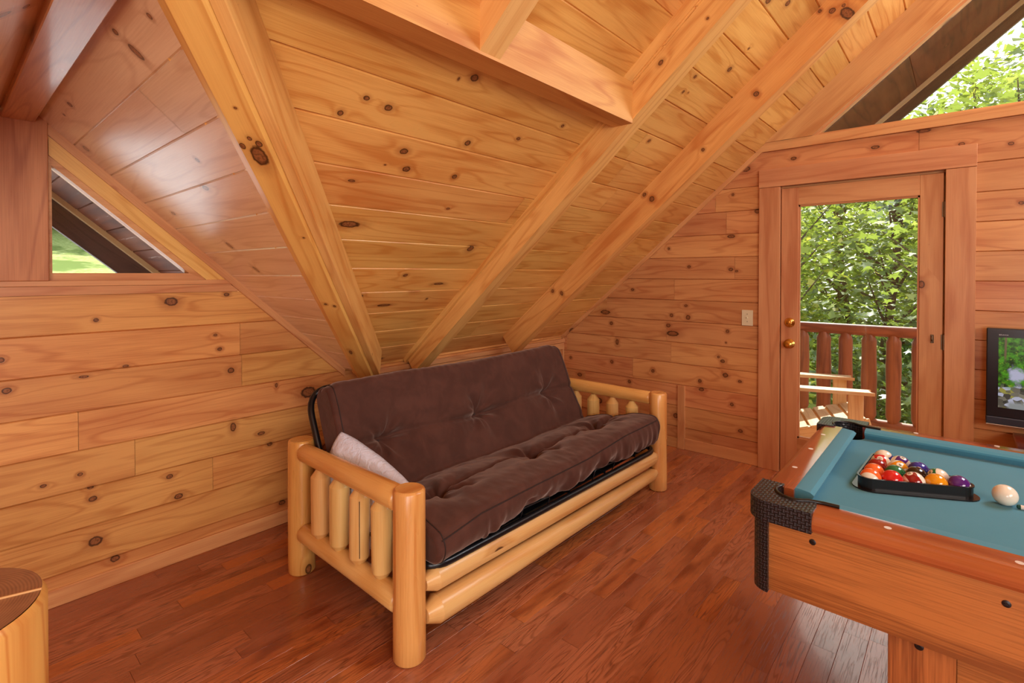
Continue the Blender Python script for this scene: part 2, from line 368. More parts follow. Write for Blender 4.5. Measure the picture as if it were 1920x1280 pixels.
def floor_mat():
    t = NT('red oak floor'); uv = t.uv('uv'); U, V, _ = t.xyz(uv); rnd = t.attr('rnd').outputs['Fac']
    r2 = t.m('FRACT', t.m('MULTIPLY', rnd, 13.7)); r3 = t.m('FRACT', t.m('MULTIPLY', rnd, 51.3))
    low = t.noise(t.comb(t.m('MULTIPLY', U, 1.7), t.m('MULTIPLY', V, 13.), t.m('MULTIPLY', rnd, 30.)), 1., 2., .5, .3, dim='2D')
    tri = t.m('ABSOLUTE', t.m('SUBTRACT', t.m('FRACT', t.m('MULTIPLY', low, 11.)), .5))
    rings = t.m('MULTIPLY', t.ss(tri, .22, .48), t.ss(r2, .25, .7))
    st = t.noise(t.comb(t.m('MULTIPLY', U, 7.), t.m('MULTIPLY', V, 260.), rnd), 1., 2., .65, dim='2D')
    dash = t.m('MULTIPLY', t.ss(st, .56, .66), .6)
    a = t.mix(r2, (*lin(160, 92, 60), 1), (*lin(188, 116, 82), 1))
    a = t.mix(t.ss(r3, .55, .95), a, (*lin(196, 114, 62), 1))
    dark = (*lin(104, 50, 26), 1)
    c = t.mix(t.m('MULTIPLY', t.m('ADD', t.m('MULTIPLY', rings, .55), dash), .85, clamp=True), a, dark)
    bl = t.noise(t.comb(t.m('MULTIPLY', U, 2.), t.m('MULTIPLY', V, 9.), rnd), 1., 2., .6, dim='2D')
    c = t.mix(t.ss(bl, .5, .8), c, (*lin(134, 66, 36), 1))
    h = t.m('ADD', t.m('MULTIPLY', dash, -.8), t.m('MULTIPLY', t.noise(t.comb(t.m('MULTIPLY', U, 5.), t.m('MULTIPLY', V, 16.)), 1., 2.), 1.6))
    t.pbr(c, t.m('ADD', .2, t.m('MULTIPLY', dash, .2)), spec=.5, normal=t.bump(h, .22, .001), coat=.25, coat_r=.08)
    return t.mat
M_FLOOR = floor_mat()
def glass_mat():
    t = NT('window glass')
    fr = t.n('Fresnel', i_IOR=1.45)
    tr = t.n('BsdfTransparent'); tr.inputs[0].default_value = (.96, .98, .97, 1)
    gl = t.n('BsdfGlossy'); gl.inputs['Roughness'].default_value = .03; gl.inputs[0].default_value = (1, 1, 1, 1)
    mx = t.n('MixShader'); t.put(mx.inputs[0], t.m('MULTIPLY', fr.outputs[0], .8)); t.put(mx.inputs[1], tr.outputs[0]); t.put(mx.inputs[2], gl.outputs[0])
    t.t.links.new(mx.outputs[0], t.out.inputs[0]); return t.mat
M_GLASS = glass_mat()

# ================================================================== THE SETTING
# floor: strip oak running along X
mb = MB()
boards(mb, [(-2.6, -5.4), (XR+.03, -5.4), (XR+.03, YW+.02), (-2.6, YW+.02)], (0, 0, 0), (1, 0, 0), (0, 1, 0), (0, 0, 1), .263, .082, .0012, .0014, (.28, 1.1), .0006, 5)
struct(mb, 'floor', M_FLOOR)

# back wall, boards below the little gable windows (a = x, b = z)
mb = MB()
def xs2(z): return X0-(z-K1)/S2          # x where the dormer slope meets height z
boards(mb, [(-2.5, 0), (XR, 0), (XR, .84), (1.70, .84), (xs2(1.329), 1.329), (2*DORM_X-xs2(1.329), 1.329), (-1.22, .84), (-2.5, .84)],
       (0, YW, 0), (1, 0, 0), (0, 0, 1), (0, -1, 0), -.042, .1717, .0035, .009, (1.2, 2.6), seed=4)
struct(mb, 'wall_back', M_WALLB)
# gable part of the back wall around the windows
mb = MB()
mb.prism([(-.04, 1.33), (-.04, 1.93), (DORM_X, 2.14), (.152, 2.06), (.152, 1.33)], (0, YW, 0), (1, 0, 0), (0, 0, 1), (0, -1, 0), -.09, -.002, False)
mb.prism([(-.04, 1.33), (-.04, 1.93), (-1.0, 1.06), (-1.0, .9), (-.7, 1.33)], (0, YW, 0), (1, 0, 0), (0, 0, 1), (0, -1, 0), -.09, -.002, False)
struct(mb, 'wall_gable', M_WALLB)

# door wall (a = y, b = z)
mb = MB()
O, U, V, N = (XR, 0, 0), (0, 1, 0), (0, 0, 1), (-1, 0, 0)
def ys1(z): return YW-(z-K1)/S1
boards(mb, [(1.10, 0), (1.10, 2.15), (ys1(2.15), 2.15), (YW, .82), (YW, 0)], O, U, V, N, 0, .1725, .0035, .009, (.9, 2.2), seed=9)
boards(mb, [(-5.3, 0), (-.03, 0), (-.03, 2.15), (-4.3, 2.15), (-5.3, .83)], O, U, V, N, 0, .1725, .0035, .009, (1.6, 3.), seed=10)
boards(mb, [(-4.6, 2.15), (ys1(2.15), 2.15), (ys1(2.309), 2.309), (-4.4, 2.309)], O, U, V, N, 2.138, .1725, .0035, .009, (1.4, 2.5), seed=12)
struct(mb, 'wall_right', M_WALLR)
# far (unseen) ends of the loft close the room
mb = MB()
boards(mb, [(-5.3, 0), (YW, 0), (YW, .83), (RIDGE_Y, z1(RIDGE_Y)), (-5.3, .83)], (-2.5, 0, 0), (0, 1, 0), (0, 0, 1), (1, 0, 0), 0, .1725, .004, .004, seed=21)
struct(mb, 'wall_left', M_WALLB)
mb = MB()
boards(mb, [(-2.5, 0), (XR, 0), (XR, .84), (-2.5, .84)], (0, -5.3, 0), (1, 0, 0), (0, 0, 1), (0, 1, 0), 0, .1725, .004, .004, seed=22)
struct(mb, 'wall_front', M_WALLB)

# ceilings: main slope (a = x, b = distance up the slope from the knee)
def sl(y): return (YW-y)*Q1
def xv(y): return X0-(S1/S2)*(YW-y)
U1, V1, N1 = (1, 0, 0), (0, -1/Q1, S1/Q1), (0, -S1/Q1, -1/Q1)
HY = 1.165
mb = MB()
boards(mb, [(xv(YW), 0), (XR, 0), (XR, sl(HY)), (xv(HY), sl(HY))], (0, YW, K1), U1, V1, N1, .003, .191, .005, .009, (2.6, 4.2), seed=31)
boards(mb, [(2.17, sl(HY)), (XR, sl(HY)), (XR, sl(RIDGE_Y)), (2.17, sl(RIDGE_Y))], (0, YW, K1), U1, V1, N1, .003, .191, .005, .009, (2.6, 4.2), seed=31)
boards(mb, [(-2.5, sl(HY+.06)), (2.18, sl(HY+.06)), (2.18, sl(RIDGE_Y)), (-2.5, sl(RIDGE_Y))], (0, YW, K1+.09), U1, V1, N1, .05, .191, .0045, .005, (2.6, 4.2), seed=35)
boards(mb, [(-2.5, 0), (2*DORM_X-xv(YW), 0), (2*DORM_X-xv(HY), sl(HY)), (-2.5, sl(HY))], (0, YW, K1), U1, V1, N1, .003, .191, .005, .009, (2.6, 4.2), seed=36)
struct(mb, 'ceiling', M_CEIL)
mb = MB()
boards(mb, [(-2.5, 0), (XR, 0), (XR, 4.1*Q1), (-2.5, 4.1*Q1)], (0, -5.3, K1), (1, 0, 0), (0, 1/Q1, S1/Q1), (0, S1/Q1, -1/Q1), .05, .191, .0045, .005, seed=38)
struct(mb, 'ceiling', M_BEAM)
# dormer slopes (a = y, b = distance up the slope)
mb = MB()
YV = 1.37
def sb(x): return (X0-x)*Q2
boards(mb, [(YW, 0), (YW, sb(DORM_X)), (YV-.13, sb(DORM_X)), (YV-.13, sb(xv(YV))), (YW-.13, 0)], (X0, 0, K1), (0, 1, 0), (-1/Q2, 0, S2/Q2), (-S2/Q2, 0, -1/Q2), .033, .169, .004, .005, (2.6, 4), seed=41)
boards(mb, [(YW, 0), (YW, sb(DORM_X)), (YV, sb(DORM_X)), (YV, sb(xv(YV)))], (2*DORM_X-X0, 0, K1), (0, 1, 0), (1/Q2, 0, S2/Q2), (S2/Q2, 0, -1/Q2), .033, .169, .004, .005, (2.6, 4), seed=42)
struct(mb, 'ceiling', M_CEIL2)

# trims
mb = MB()   # rake trim along dormer slope on the back wall
def rake2(mb, d0, d1, xa, xb, y0, y1, rnd=None):
    mb.prism([(xa, z2(xa)-d0), (xb, z2(xb)-d0), (xb, z2(xb)-d1), (xa, z2(xa)-d1)], (0, 0, 0), (1, 0, 0), (0, 0, 1), (0, 1, 0), y0, y1, True, gdir=(1, -S2))
rake2(mb, -.002, .046, .30, 1.70, YW-.022, YW)
struct(mb, 'trim_1', M_TRIM)
mb = MB()   # ribbed rake board above the triangular window
mb.prism([(.332, z2(.332)-.046), (.332, z2(.332)-.125), (.910, 1.409), (.905, 1.392), (.965, 1.392), (.985, 1.421)][::-1] if False else
         [(.332, z2(.332)-.046), (xs2(1.392+.046), 1.392), (xs2(1.392+.125), 1.392), (.332, z2(.332)-.125)], (0, 0, 0), (1, 0, 0), (0, 0, 1), (0, 1, 0), YW-.010, YW+.05, True, gdir=(1, -S2))
struct(mb, 'trim_2', M_BEAM)
mb = MB()   # sill boards under the window
mb.box((-.7, YW-.016, 1.368), (xs2(1.38), YW+.02, 1.392), 0, bev=.002)
mb.prism([(-.72, 1.330), (-.72, 1.367), (xs2(1.367)-.055, 1.367), (xs2(1.330)-.055, 1.330)], (0, 0, 0), (1, 0, 0), (0, 0, 1), (0, 1, 0), YW-.014, YW+.02)
struct(mb, 'trim_3', M_TRIM)
mb = MB(); mb.box((.152, YW-.03, 1.392), (.328, YW+.04, 2.075), 2, bev=.002)
struct(mb, 'trim_4', pine('gable post pine', (204, 136, 96), (168, 98, 64), (), .3, .45, ring=6))
mb = MB()   # knee wall cap
mb.box((1.93, YW-.03, .765), (XR, YW, .80), 0, bev=.002); mb.box((1.93, YW-.022, .70), (XR, YW, .762), 0, bev=.002)
struct(mb, 'trim_5', M_TRIM)
mb = MB()   # corner bead
mb.box((XR-.02, YW-.02, 0), (XR, YW, .82), 2, bev=.003)
struct(mb, 'trim_6', M_TRIM)
mb = MB()   # rake trim on the door wall
mb.prism([(1.10, z1(1.10)-.0), (YW, K1), (YW, K1-.042), (1.10, z1(1.10)-.042)], (0, 0, 0), (0, 1, 0), (0, 0, 1), (1, 0, 0), XR-.02, XR, gdir=(1, -S1))
struct(mb, 'trim_7', M_TRIM)
mb = MB()   # board under the gable glass
mb.prism([(ys1(2.309), 2.309), (ys1(2.372), 2.372), (-4.3, 2.372), (-4.3, 2.309)], (0, 0, 0), (0, 1, 0), (0, 0, 1), (1, 0, 0), XR-.022, XR+.06)
struct(mb, 'trim_8', M_TRIM)
mb = MB()   # wide rake board beside the gable glass
def rake1(mb, d0, d1, zl, x0, x1, top=-.3):
    ya, yb = ys1(zl+d0), ys1(zl+d1)
    mb.prism([(ya, zl), (RIDGE_Y, z1(RIDGE_Y)-d0), (RIDGE_Y, z1(RIDGE_Y)-d1), (yb, zl)], (0, 0, 0), (0, 1, 0), (0, 0, 1), (1, 0, 0), x0, x1, gdir=(1, -S1))
    ma = [(2*RIDGE_Y-q, w) for q, w in [(ya, zl), (RIDGE_Y, z1(RIDGE_Y)-d0), (RIDGE_Y, z1(RIDGE_Y)-d1), (yb, zl)]]
    mb.prism(ma, (0, 0, 0), (0, 1, 0), (0, 0, 1), (1, 0, 0), x0, x1)
rake1(mb, .0, .252, 2.372, XR-.035, XR+.06)
struct(mb, 'trim_9', M_TRIM)
mb = MB(); mb.box((XR-.02, 1.683, 0), (XR+.004, 1.741, .515), 2, bev=.002)
struct(mb, 'trim_10', M_TRIM)
mb = MB(); mb.box((-2.5, YW-.012, 0), (XR, YW+.002, .075), 0, bev=.003); struct(mb, 'baseboard_back', M_TRIM)
mb = MB(); mb.box((XR-.012, 1.741, 0), (XR+.002, YW, .08), 1, bev=.003); mb.box((XR-.012, 1.126, 0), (XR+.002, 1.683, .09), 1, bev=.003)
mb.box((XR-.012, -5.3, 0), (XR+.002, -.055, .09), 1, bev=.003); struct(mb, 'baseboard_right', M_TRIM)

# window_1: triangular light in the back gable
mb = MB()
fr = [(.330, z2(.330)-.125), (xs2(1.392+.125), 1.392), (.330, 1.392)]
gl = [(.342, z2(.342)-.158), (xs2(1.425+.158), 1.425), (.342, 1.425)]
for i in range(3):
    j = (i+1) % 3
    mb.prism([fr[i], fr[j], gl[j], gl[i]], (0, 0, 0), (1, 0, 0), (0, 0, 1), (0, 1, 0), YW+.0, YW+.07)
w = struct(mb, 'window_1', M_TRIM)
mb = MB(); mb.prism(gl, (0, 0, 0), (1, 0, 0), (0, 0, 1), (0, 1, 0), YW+.045, YW+.049)
mb.build('pane', M_GLASS, w)
# window_2: gable glass above the door wall
mb = MB()
rake1(mb, .252, .272, 2.372, XR-.006, XR+.05)
mb.box((XR, -3.2, 2.372), (XR+.05, .79, 2.386), 1)
for yy in (-.62, -1.2, -1.78): mb.box((XR-.01, yy-.05, 2.372), (XR+.05, yy+.05, z1(RIDGE_Y)-.27-S1*abs(yy-RIDGE_Y)), 2, bev=.002)
w = struct(mb, 'window_2', M_TRIM)
mb = MB(); zr = z1(RIDGE_Y)-.27; yb = ys1(2.38+.27)
mb.prism([(yb, 2.38), (RIDGE_Y, zr), (2*RIDGE_Y-yb, 2.38)], (0, 0, 0), (0, 1, 0), (0, 0, 1), (1, 0, 0), XR+.035, XR+.039)
mb.build('pane', M_GLASS, w)

# door_1
mb = MB()
mb.box((XR-.022, .985, 0), (XR+.03, 1.126, 2.046), 2, bev=.002); mb.box((XR-.022, -.055, 0), (XR+.03, .082, 2.046), 2, bev=.002)
mb.box((XR-.024, -.057, 2.048), (XR+.03, 1.128, 2.178), 1, bev=.002)
struct(mb, 'trim_11', M_DOOR)
mb = MB()   # jamb behind casing
mb.box((XR+.03, .985, 0), (XR+.14, 1.02, 2.06), 2); mb.box((XR+.03, .05, 0), (XR+.14, .085, 2.06), 2); mb.box((XR+.03, .05, 2.036), (XR+.14, 1.02, 2.06), 1)
mb.box((XR+.045, .050, 0), (XR+.09, .100, 2.05), 2); mb.box((XR+.045, .970, 0), (XR+.09, 1.02, 2.05), 2); mb.box((XR+.045, .050, 2.018), (XR+.09, 1.02, 2.05), 1)
mb.box((XR-.0, .085, -.01), (XR+.16, .985, .012), 1)
struct(mb, 'trim_12', M_DOOR)
gy0, gy1, gz0, gz1 = .203, .871, .263, 1.906
dx0, dx1 = XR-.004, XR+.040
mb = MB()
mb.box((dx0, gy1, .014), (dx1, .980, 2.030), 2, bev=.002); mb.box((dx0, .090, .014), (dx1, gy0, 2.030), 2, bev=.002)
mb.box((dx0, gy0, gz1), (dx1, gy1, 2.030), 1, bev=.001); mb.box((dx0, gy0, .014), (dx1, gy1, gz0), 1, bev=.001)
for (y0, y1, z0_, z1_, g) in ((gy0, gy1, gz1-.012, gz1, 1), (gy0, gy1, gz0, gz0+.012, 1), (gy0, gy0+.010, gz0, gz1, 2), (gy1-.010, gy1, gz0, gz1, 2)):
    mb.box((dx0+.006, y0, z0_), (dx0+.03, y1, z1_), g)
door = struct(mb, 'door_1', M_DOOR)
mb = MB(); mb.box((dx0+.018, gy0, gz0), (dx0+.022, gy1, gz1), 1); mb.build('pane', M_GLASS, door)
def lathe(mb, c, axis, prof, seg=24, mat=0):
    ax = Vector(axis).normalized(); c = Vector(c)
    mb.sweep([c+ax*p[0]+ax*1e-6*i for i, p in enumerate(prof)], [max(p[1], 1e-4) for p in prof], seg, False, mat)
mb = MB(); lathe(mb, (dx0, .922, 1.076), (-1, 0, 0), [(0, .034), (.006, .034), (.012, .029), (.016, .022), (.022, .018), (.024, .010), (.025, 0)])
mb.box((dx0-.040, .917, 1.062), (dx0-.02, .927, 1.090), 2, bev=.002); mb.build('deadbolt', M_BRASS, door)
mb = MB(); lathe(mb, (dx0, .922, .926), (-1, 0, 0), [(0, .034), (.006, .034), (.010, .026), (.014, .013), (.032, .012), (.040, .022), (.050, .028), (.060, .027), (.066, .018), (.067, .012), (.064, .008), (.063, 0)])
mb.build('door_knob', M_BRASS, door)
for zz in (1.81, 1.01, .22):
    mb = MB(); mb.sweep([(dx0-.006, .085, zz-.045), (dx0-.006, .085, zz+.045)], .006, 12); mb.box((dx0-.003, .075, zz-.045), (dx0+.004, .098, zz+.045), 2)
    for q in (-.047, .047): lathe(mb, (dx0-.006, .085, zz+q), (0, 0, 1 if q > 0 else -1), [(0, .004), (.003, .005), (.006, 0)], 10)
    mb.build('hinge', M_STEEL, door)
mb = MB(); mb.box((dx0-.004, .131, 1.00), (dx0, .147, 1.052), 2, bev=.002); mb.sweep([(dx0-.004, .139, 1.04), (dx0-.02, .139, 1.042), (dx0-.024, .139, 1.025), (dx0-.015, .139, 1.012)], .003, 8)
mb.build('hook', M_STEEL, door)

# ================================================================== RAFTERS AND BEAMS
def slope_pt(x, s, d): return Vector((x, YW, K1))+Vector(U1)*0+Vector(V1)*s+Vector(N1)*d
def rafter(name, mat, xa, xb, s0, s1_, dep, label, cat='rafter', plumb=False, off=0.):
    """square timber under the main slope: a = along slope, b = down from the ceiling"""
    mb = MB()
    for x, n_, fl in ((xa, -1, True), (xb, 1, False)):
        q = [slope_pt(x, s0, -.002-off), slope_pt(x, s1_, -.002-off), slope_pt(x, s1_, dep), slope_pt(x, s0, dep)]
        if not fl: q = q[::-1]
        # plumb cut at the lower end
        if plumb:
            for p in q:
                pass
        uvq = [((p-slope_pt(x, 0, 0)).dot(Vector(V1)), (p-slope_pt(x, 0, 0)).dot(Vector(N1))) for p in q]
        mb.face(q, [(u+3+x, v+5+x*3) for u, v in uvq], [(u, v if fl else v+50) for u, v in uvq], .37)
    for d, fl in ((dep, True), (-.002-off, False)):
        q = [slope_pt(xa, s0, d), slope_pt(xa, s1_, d), slope_pt(xb, s1_, d), slope_pt(xb, s0, d)]
        if not fl: q = q[::-1]
        uvq = [((p-slope_pt(xa, 0, 0)).dot(Vector(V1)), p.x-xa) for p in q]
        mb.face(q, [(u+13, v+25) for u, v in uvq], [(u+60, v+70) for u, v in uvq], .37)
    for s in (s0, s1_):
        q = [slope_pt(xa, s, -.002-off), slope_pt(xa, s, dep), slope_pt(xb, s, dep), slope_pt(xb, s, -.002-off)]
        if s == s1_: q = q[::-1]
        mb.face(q, [(p.x, p.z) for p in q], [(p.x+90, p.z+90) for p in q], .37)
    o = mb.build(name, mat); bev = o.modifiers.new('bev', 'BEVEL'); bev.width = .003; bev.segments = 2; bev.limit_method = 'ANGLE'
    return tag(o, label, cat)
rafter('rafter', M_R3, 3.07, 3.165, .13, sl(RIDGE_Y), .163, 'thick pine rafter with a long dark crack, nearest the glazed door')
rafter('rafter', M_R2, 2.175, 2.275, .02, sl(RIDGE_Y), .122, off=.08, label= 'pine rafter that the horizontal header beam butts into, left of the cracked one')
mb = MB()
q = [(.01, -.002), (sl(HY+.10), -.002), (sl(HY+.10), .028), (.01, .028)]
mb.prism(q, (2.150, YW, K1), V1, N1, (1, 0, 0), 0, .0255)
tag(mb.build('ledger_strip', M_BEAM), 'slim yellow pine strip along the upper left edge of the middle rafter', 'trim strip')
mb = MB()
mb.prism([(HY, 2.125), (HY+.10, 2.125), (HY+.10, 2.26), (HY+.06, 2.315), (HY, 2.315)], (.0, 0, 0), (0, 1, 0), (0, 0, 1), (1, 0, 0), -.9, 2.175, gext=True)
o = mb.build('header_beam', pine('header pine', (226, 170, 104), (198, 128, 68), (), .04, .5, ring=5, streak=.3, spec=.3)); b_ = o.modifiers.new('bev', 'BEVEL'); b_.width = .003; b_.segments = 2; b_.limit_method = 'ANGLE'
tag(o, 'horizontal pine header beam crossing the ceiling under the short jack rafter', 'beam')
# jack rafter rising from the header
rafter('jack_rafter', pine('pale rafter pine', (240, 194, 132), (220, 160, 98), (), .04, .32, ring=5), 1.167, 1.262, 2.164, sl(RIDGE_Y), .128, 'short pale pine rafter rising from the middle of the header beam', off=.08)
# dormer ridge beam
mb = MB(); mb.box((.188, HY+.1, 2.045), (.288, YW, 2.20), 1, bev=.003)
tag(mb.build('ridge_beam', pine('ridge beam pine', (204, 146, 96), (168, 108, 66), ((1.8, .045, .045, .008),), .25, .28, coat=.4, ring=8)), 'small square ridge beam over the gable post with the triangular window', 'beam')
# valley rafter: follows the line where the two slopes meet
vb, vt = Vector((X0, YW, K1)), Vector((xv(1.27), 1.27, z1(1.27)))
vd = (vt-vb).normalized(); side = vd.cross(Vector((0, 0, 1))).normalized()     # horizontal, to the right when walking up
down = vd.cross(side).normalized()
if down.z > 0: down = -down
if side.x < 0: side = -side
L = (vt-vb).length
prof = [(.02, -.06), (.062, .030), (.108, .070), (.187, .070), (.194, .055), (.194, -.06)]
prof2 = [(.1945, -.12), (.1945, .052), (.225, .047), (.228, .044), (.228, -.14)]
def vrafter(prof, name, mat, parent=None, s0=0, dpt=L):
    m_ = MB(); n = len(prof); rn = rng.random()
    a0 = [vb+vd*s0+side*p[0]+down*p[1] for p in prof]; a1 = [vb+vd*dpt+side*p[0]+down*p[1] for p in prof]
    acc = 0
    for i in range(n):
        j = (i+1) % n; l = math.hypot(prof[j][0]-prof[i][0], prof[j][1]-prof[i][1])
        qs = [a0[i], a0[j], a1[j], a1[i]]; uv = [(0, acc), (0, acc+l), (dpt-s0, acc+l), (dpt-s0, acc)]
        nn = (qs[1]-qs[0]).cross(qs[2]-qs[0]); cc = sum(qs, Vector())/4-(a0[0]+a1[2 % n])/2
        ctr = sum(a0, Vector())/n*.5+sum(a1, Vector())/n*.5
        if nn.dot(sum(qs, Vector())/4-ctr) < 0: qs = qs[::-1]; uv = uv[::-1]
        m_.face(qs, [(u+7, v+9) for u, v in uv], uv, rn); acc += l
    m_.face(a0, [(p.x, p.z) for p in a0], None, rn); m_.face(a1[::-1], [(p.x, p.z) for p in a1], None, rn)
    return m_.build(name, mat, parent)
KV = [(1.92, .203, .050, .028), (1.97, .218, .015, .012), (1.99, .198, .010, .008), (1.96, .168, .015, .010), (.98, .18, .010, .008), (.96, .215, .012, .008), (.42, .185, .03, .010), (2.1, .2, .005, .005), (1.5, .22, .005, .005)]
o = vrafter(prof, 'valley_rafter', pine('valley rafter pine', (240, 190, 114), (216, 150, 80), KV, 0, .3, ring=6, streak=.2))
tag(o, 'heavy knotty valley rafter running down behind the left end of the futon', 'rafter')
o2 = vrafter(prof2, 'side_plank', M_BEAM, o)
# ================================================================== NEWEL POST (cut log at the stair edge)
def endgrain(name, light, dark):
    t = NT(name); tc = t.n('TexCoord'); p = tc.outputs['Object']
    x, y, z = t.xyz(p)
    w = t.noise(p, 9., 2.)
    r = t.m('ADD', t.v('LENGTH', t.comb(x, y, 0.)), t.m('MULTIPLY', w, .012))
    s = t.m('SINE', t.m('MULTIPLY', r, 1500.))
    n = t.noise(p, 30., 3.)
    k = t.m('ADD', t.m('MULTIPLY', s, .16), t.m('MULTIPLY', n, .9), clamp=True)
    t.pbr(t.mix(k, (*lin(*dark), 1), (*lin(*light), 1)), .4)
    return t.mat
M_END = endgrain('weathered end grain', (178, 130, 92), (116, 78, 54))
M_LOGN = pine('newel log', (236, 186, 110), (200, 116, 50), (), .1, .24, ring=10, tone=.05, streak=.12)
root = empty('newel_post', (-.028, 1.085, 0), label='thick upright log post with a sawn top, at the lower left edge of the view', cat='post')
mb = MB()
NR, NZ = .146, .938
mb.sweep([(-.028, 1.085, z) for z in (0, .3, .6, NZ-.01, NZ)], [NR, NR*.995, NR*.995, NR, NR-.007], 56, False, squash=lambda i, a: 1+.008*math.sin(3*a+.6))
mb.build('log', M_LOGN, root)
mb = MB(); P = [((NR-.007)*math.cos(a)*(1+.008*math.sin(3*a+.6)), (NR-.007)*math.sin(a)*(1+.008*math.sin(3*a+.6))) for a in [2*math.pi*j/56 for j in range(56)]]
n_ = 14
for i in range(n_):
    for j in range(56):
        k = (j+1) % 56; f0, f1 = i/n_, (i+1)/n_
        h = lambda f: -.0015
        pts = [(P[j][0]*f0, P[j][1]*f0, 0), (P[j][0]*f1, P[j][1]*f1, 0), (P[k][0]*f1, P[k][1]*f1, 0), (P[k][0]*f0, P[k][1]*f0, 0)]
        if i == 0: pts = pts[1:] if False else [pts[0], pts[1], pts[2]]
        mb.face(pts, [(p[0], p[1]) for p in pts], smooth=True)
o = mb.build('sawn_top', M_END, root); o.matrix_parent_inverse = Matrix.Identity(4); o.location = (0, 0, NZ)
# drying crack across the top
mb = MB(); mb.sweep([(-.028-.13, 1.085-.005, NZ+.0005), (-.028-.05, 1.085+.0, NZ+.001), (-.028+.05, 1.085-.004, NZ+.001), (-.028+.136, 1.085-.03, NZ+.0005)], .0022, 6)
mb.build('split', plain('pale split wood', (214, 164, 104), .5), root)

# ================================================================== FUTON FRAME
FX0, FX1, FY0, FY1 = 1.160, 3.170, 1.525, 2.372
root = empty('log_futon', ((FX0+FX1)/2, (FY0+FY1)/2, 0), label='log futon frame with black metal bed rails, against the sloped ceiling', cat='futon')
def log(name, a, b, r0, r1=None, cone=0., mat=None, seg=28, tip=.45, lab=None, wob=.03, roundend=.006):
    """peeled log from a to b, optional tenon cones at the ends"""
    a, b = Vector(a), Vector(b); r1 = r1 or r0; L = (b-a).length; d = (b-a)/L
    ss_, rr = [], []
    if cone:
        ss_ += [0, cone]; rr += [tip, 1.]
    else: ss_ += [0, roundend*.4, roundend]; rr += [1-roundend/r0, 1-roundend*.35/r0, 1.]
    nmid = 8
    s0, s1_ = ss_[-1], L-ss_[-1]
    mids = [s0+(s1_-s0)*k/nmid for k in range(1, nmid)]
    alls = ss_+mids+[L-q for q in ss_[::-1]]; allr = rr+[1.]*len(mids)+rr[::-1]
    ph = rng.random()*6
    rad = [(r0+(r1-r0)*s/L)*f*(1+wob*.5*math.sin(ph+s*7)) for s, f in zip(alls, allr)]
    mb = MB(); mb.sweep([a+d*s for s in alls], rad, seg, True, squash=lambda i, an: 1+wob*.5*math.sin(2*an+ph)+wob*.3*math.sin(3*an+ph*2))
    o = mb.build(name, mat or M_LOG, root, sharp=.3 if cone else .7)
    if lab: o['label'] = lab
    return o
for x, y, r in ((FX0, FY0+.003, .0605), (FX0+.006, FY1, .062), (FX1, FY0-.02, .057), (FX1, FY1, .058)):
    log('post', (x, y, 0), (x, y, .632 if x < 2 else .64), r, r*.97, mat=M_LOGO, seg=40, wob=.015, roundend=.009)
for x in (FX0-.006, FX1):
    y0, y1 = (FY0+.045, FY1-.055) if x < 2 else (FY0+.03, FY1-.05)
    log('arm_rail', (x, y0, .580 if x < 2 else .595), (x, y1, .583 if x < 2 else .60), .047 if x < 2 else .042, .042, mat=M_LOGO, roundend=.012)
    log('lower_side_rail', (x, y0, .198), (x, y1, .205), .046, .042, roundend=.012)
    for k in range(4):
        y = (1.694, 1.850, 2.004, 2.160)[k]+rng.uniform(-.004, .004)
        sp_ = log('spindle', (x+rng.uniform(-.004, .004), y, .225), (x+rng.uniform(-.004, .004), y, .553), rng.uniform(.0405, .0445), None, cone=.040, seg=28, tip=.34)
        if k == 1 and x < 2:
            mb = MB(); mb.sweep([(x-.0225, y-.0355, .505), (x-.0236, y-.0368, .40), (x-.0230, y-.0362, .275)], .0016, 6); mb.build('split', plain('dark drying crack', (46, 28, 18), .8), sp_)
log('front_rail', (FX0+.055, FY0-.008, .256), (FX1-.05, FY0-.022, .232), .048, .043, cone=.05, tip=.55, lab='upper front rail, flattened on top under the metal frame')
log('front_rail', (FX0+.058, FY0-.012, .136), (FX1-.05, FY0-.025, .126), .055, .037, cone=.055, tip=.55)
log('back_rail', (FX0+.055, FY1, .262), (FX1-.05, FY1, .262), .045, .042, cone=.05)
log('back_rail', (FX0+.055, FY1, .14), (FX1-.05, FY1, .14), .045, .042, cone=.05)
# black tube frames: seat and back
def arc_path(pts, r, n=7):
    pts = [Vector(p) for p in pts]; o = [pts[0]]
    for i in range(1, len(pts)-1):
        a, b, c = pts[i-1], pts[i], pts[i+1]; u, v = (a-b).normalized(), (c-b).normalized()
        rr = min(r, (a-b).length*.45, (c-b).length*.45); p, q = b+u*rr, b+v*rr
        for k in range(n+1):
            t = k/n; o.append(p*(1-t)**2+b*2*t*(1-t)+q*t*t)
    return o+[pts[-1]]
mb = MB()
zt = .300
mb.sweep(arc_path([(1.232, 2.10, .33), (1.232, FY0-.030, zt+.006), (3.095, FY0-.042, zt-.014), (3.095, 2.10, .33)], .10), .0155, 14)
for x in (1.45, 1.8, 2.155, 2.5, 2.85): mb.sweep([(x, FY0-.02, zt+.004), (x, 2.12, .335)], .008, 8)
mb.box((1.24, FY0+.0, zt-.006), (3.09, 2.10, zt+.002), 0)
mb.build('seat_frame', M_BLACKM, root)
mb = MB()
mb.sweep(arc_path([(1.225, 2.16, .33), (1.222, 2.235, .44), (1.215, 2.42, .845), (3.08, 2.42, .835), (3.09, 2.235, .44), (3.09, 2.16, .33)], .13), .0155, 14)
for x in (1.45, 1.8, 2.155, 2.5, 2.85): mb.sweep([(x, 2.22, .40), (x, 2.42, .83)], .008, 8)
mb.build('back_frame', M_BLACKM, root)
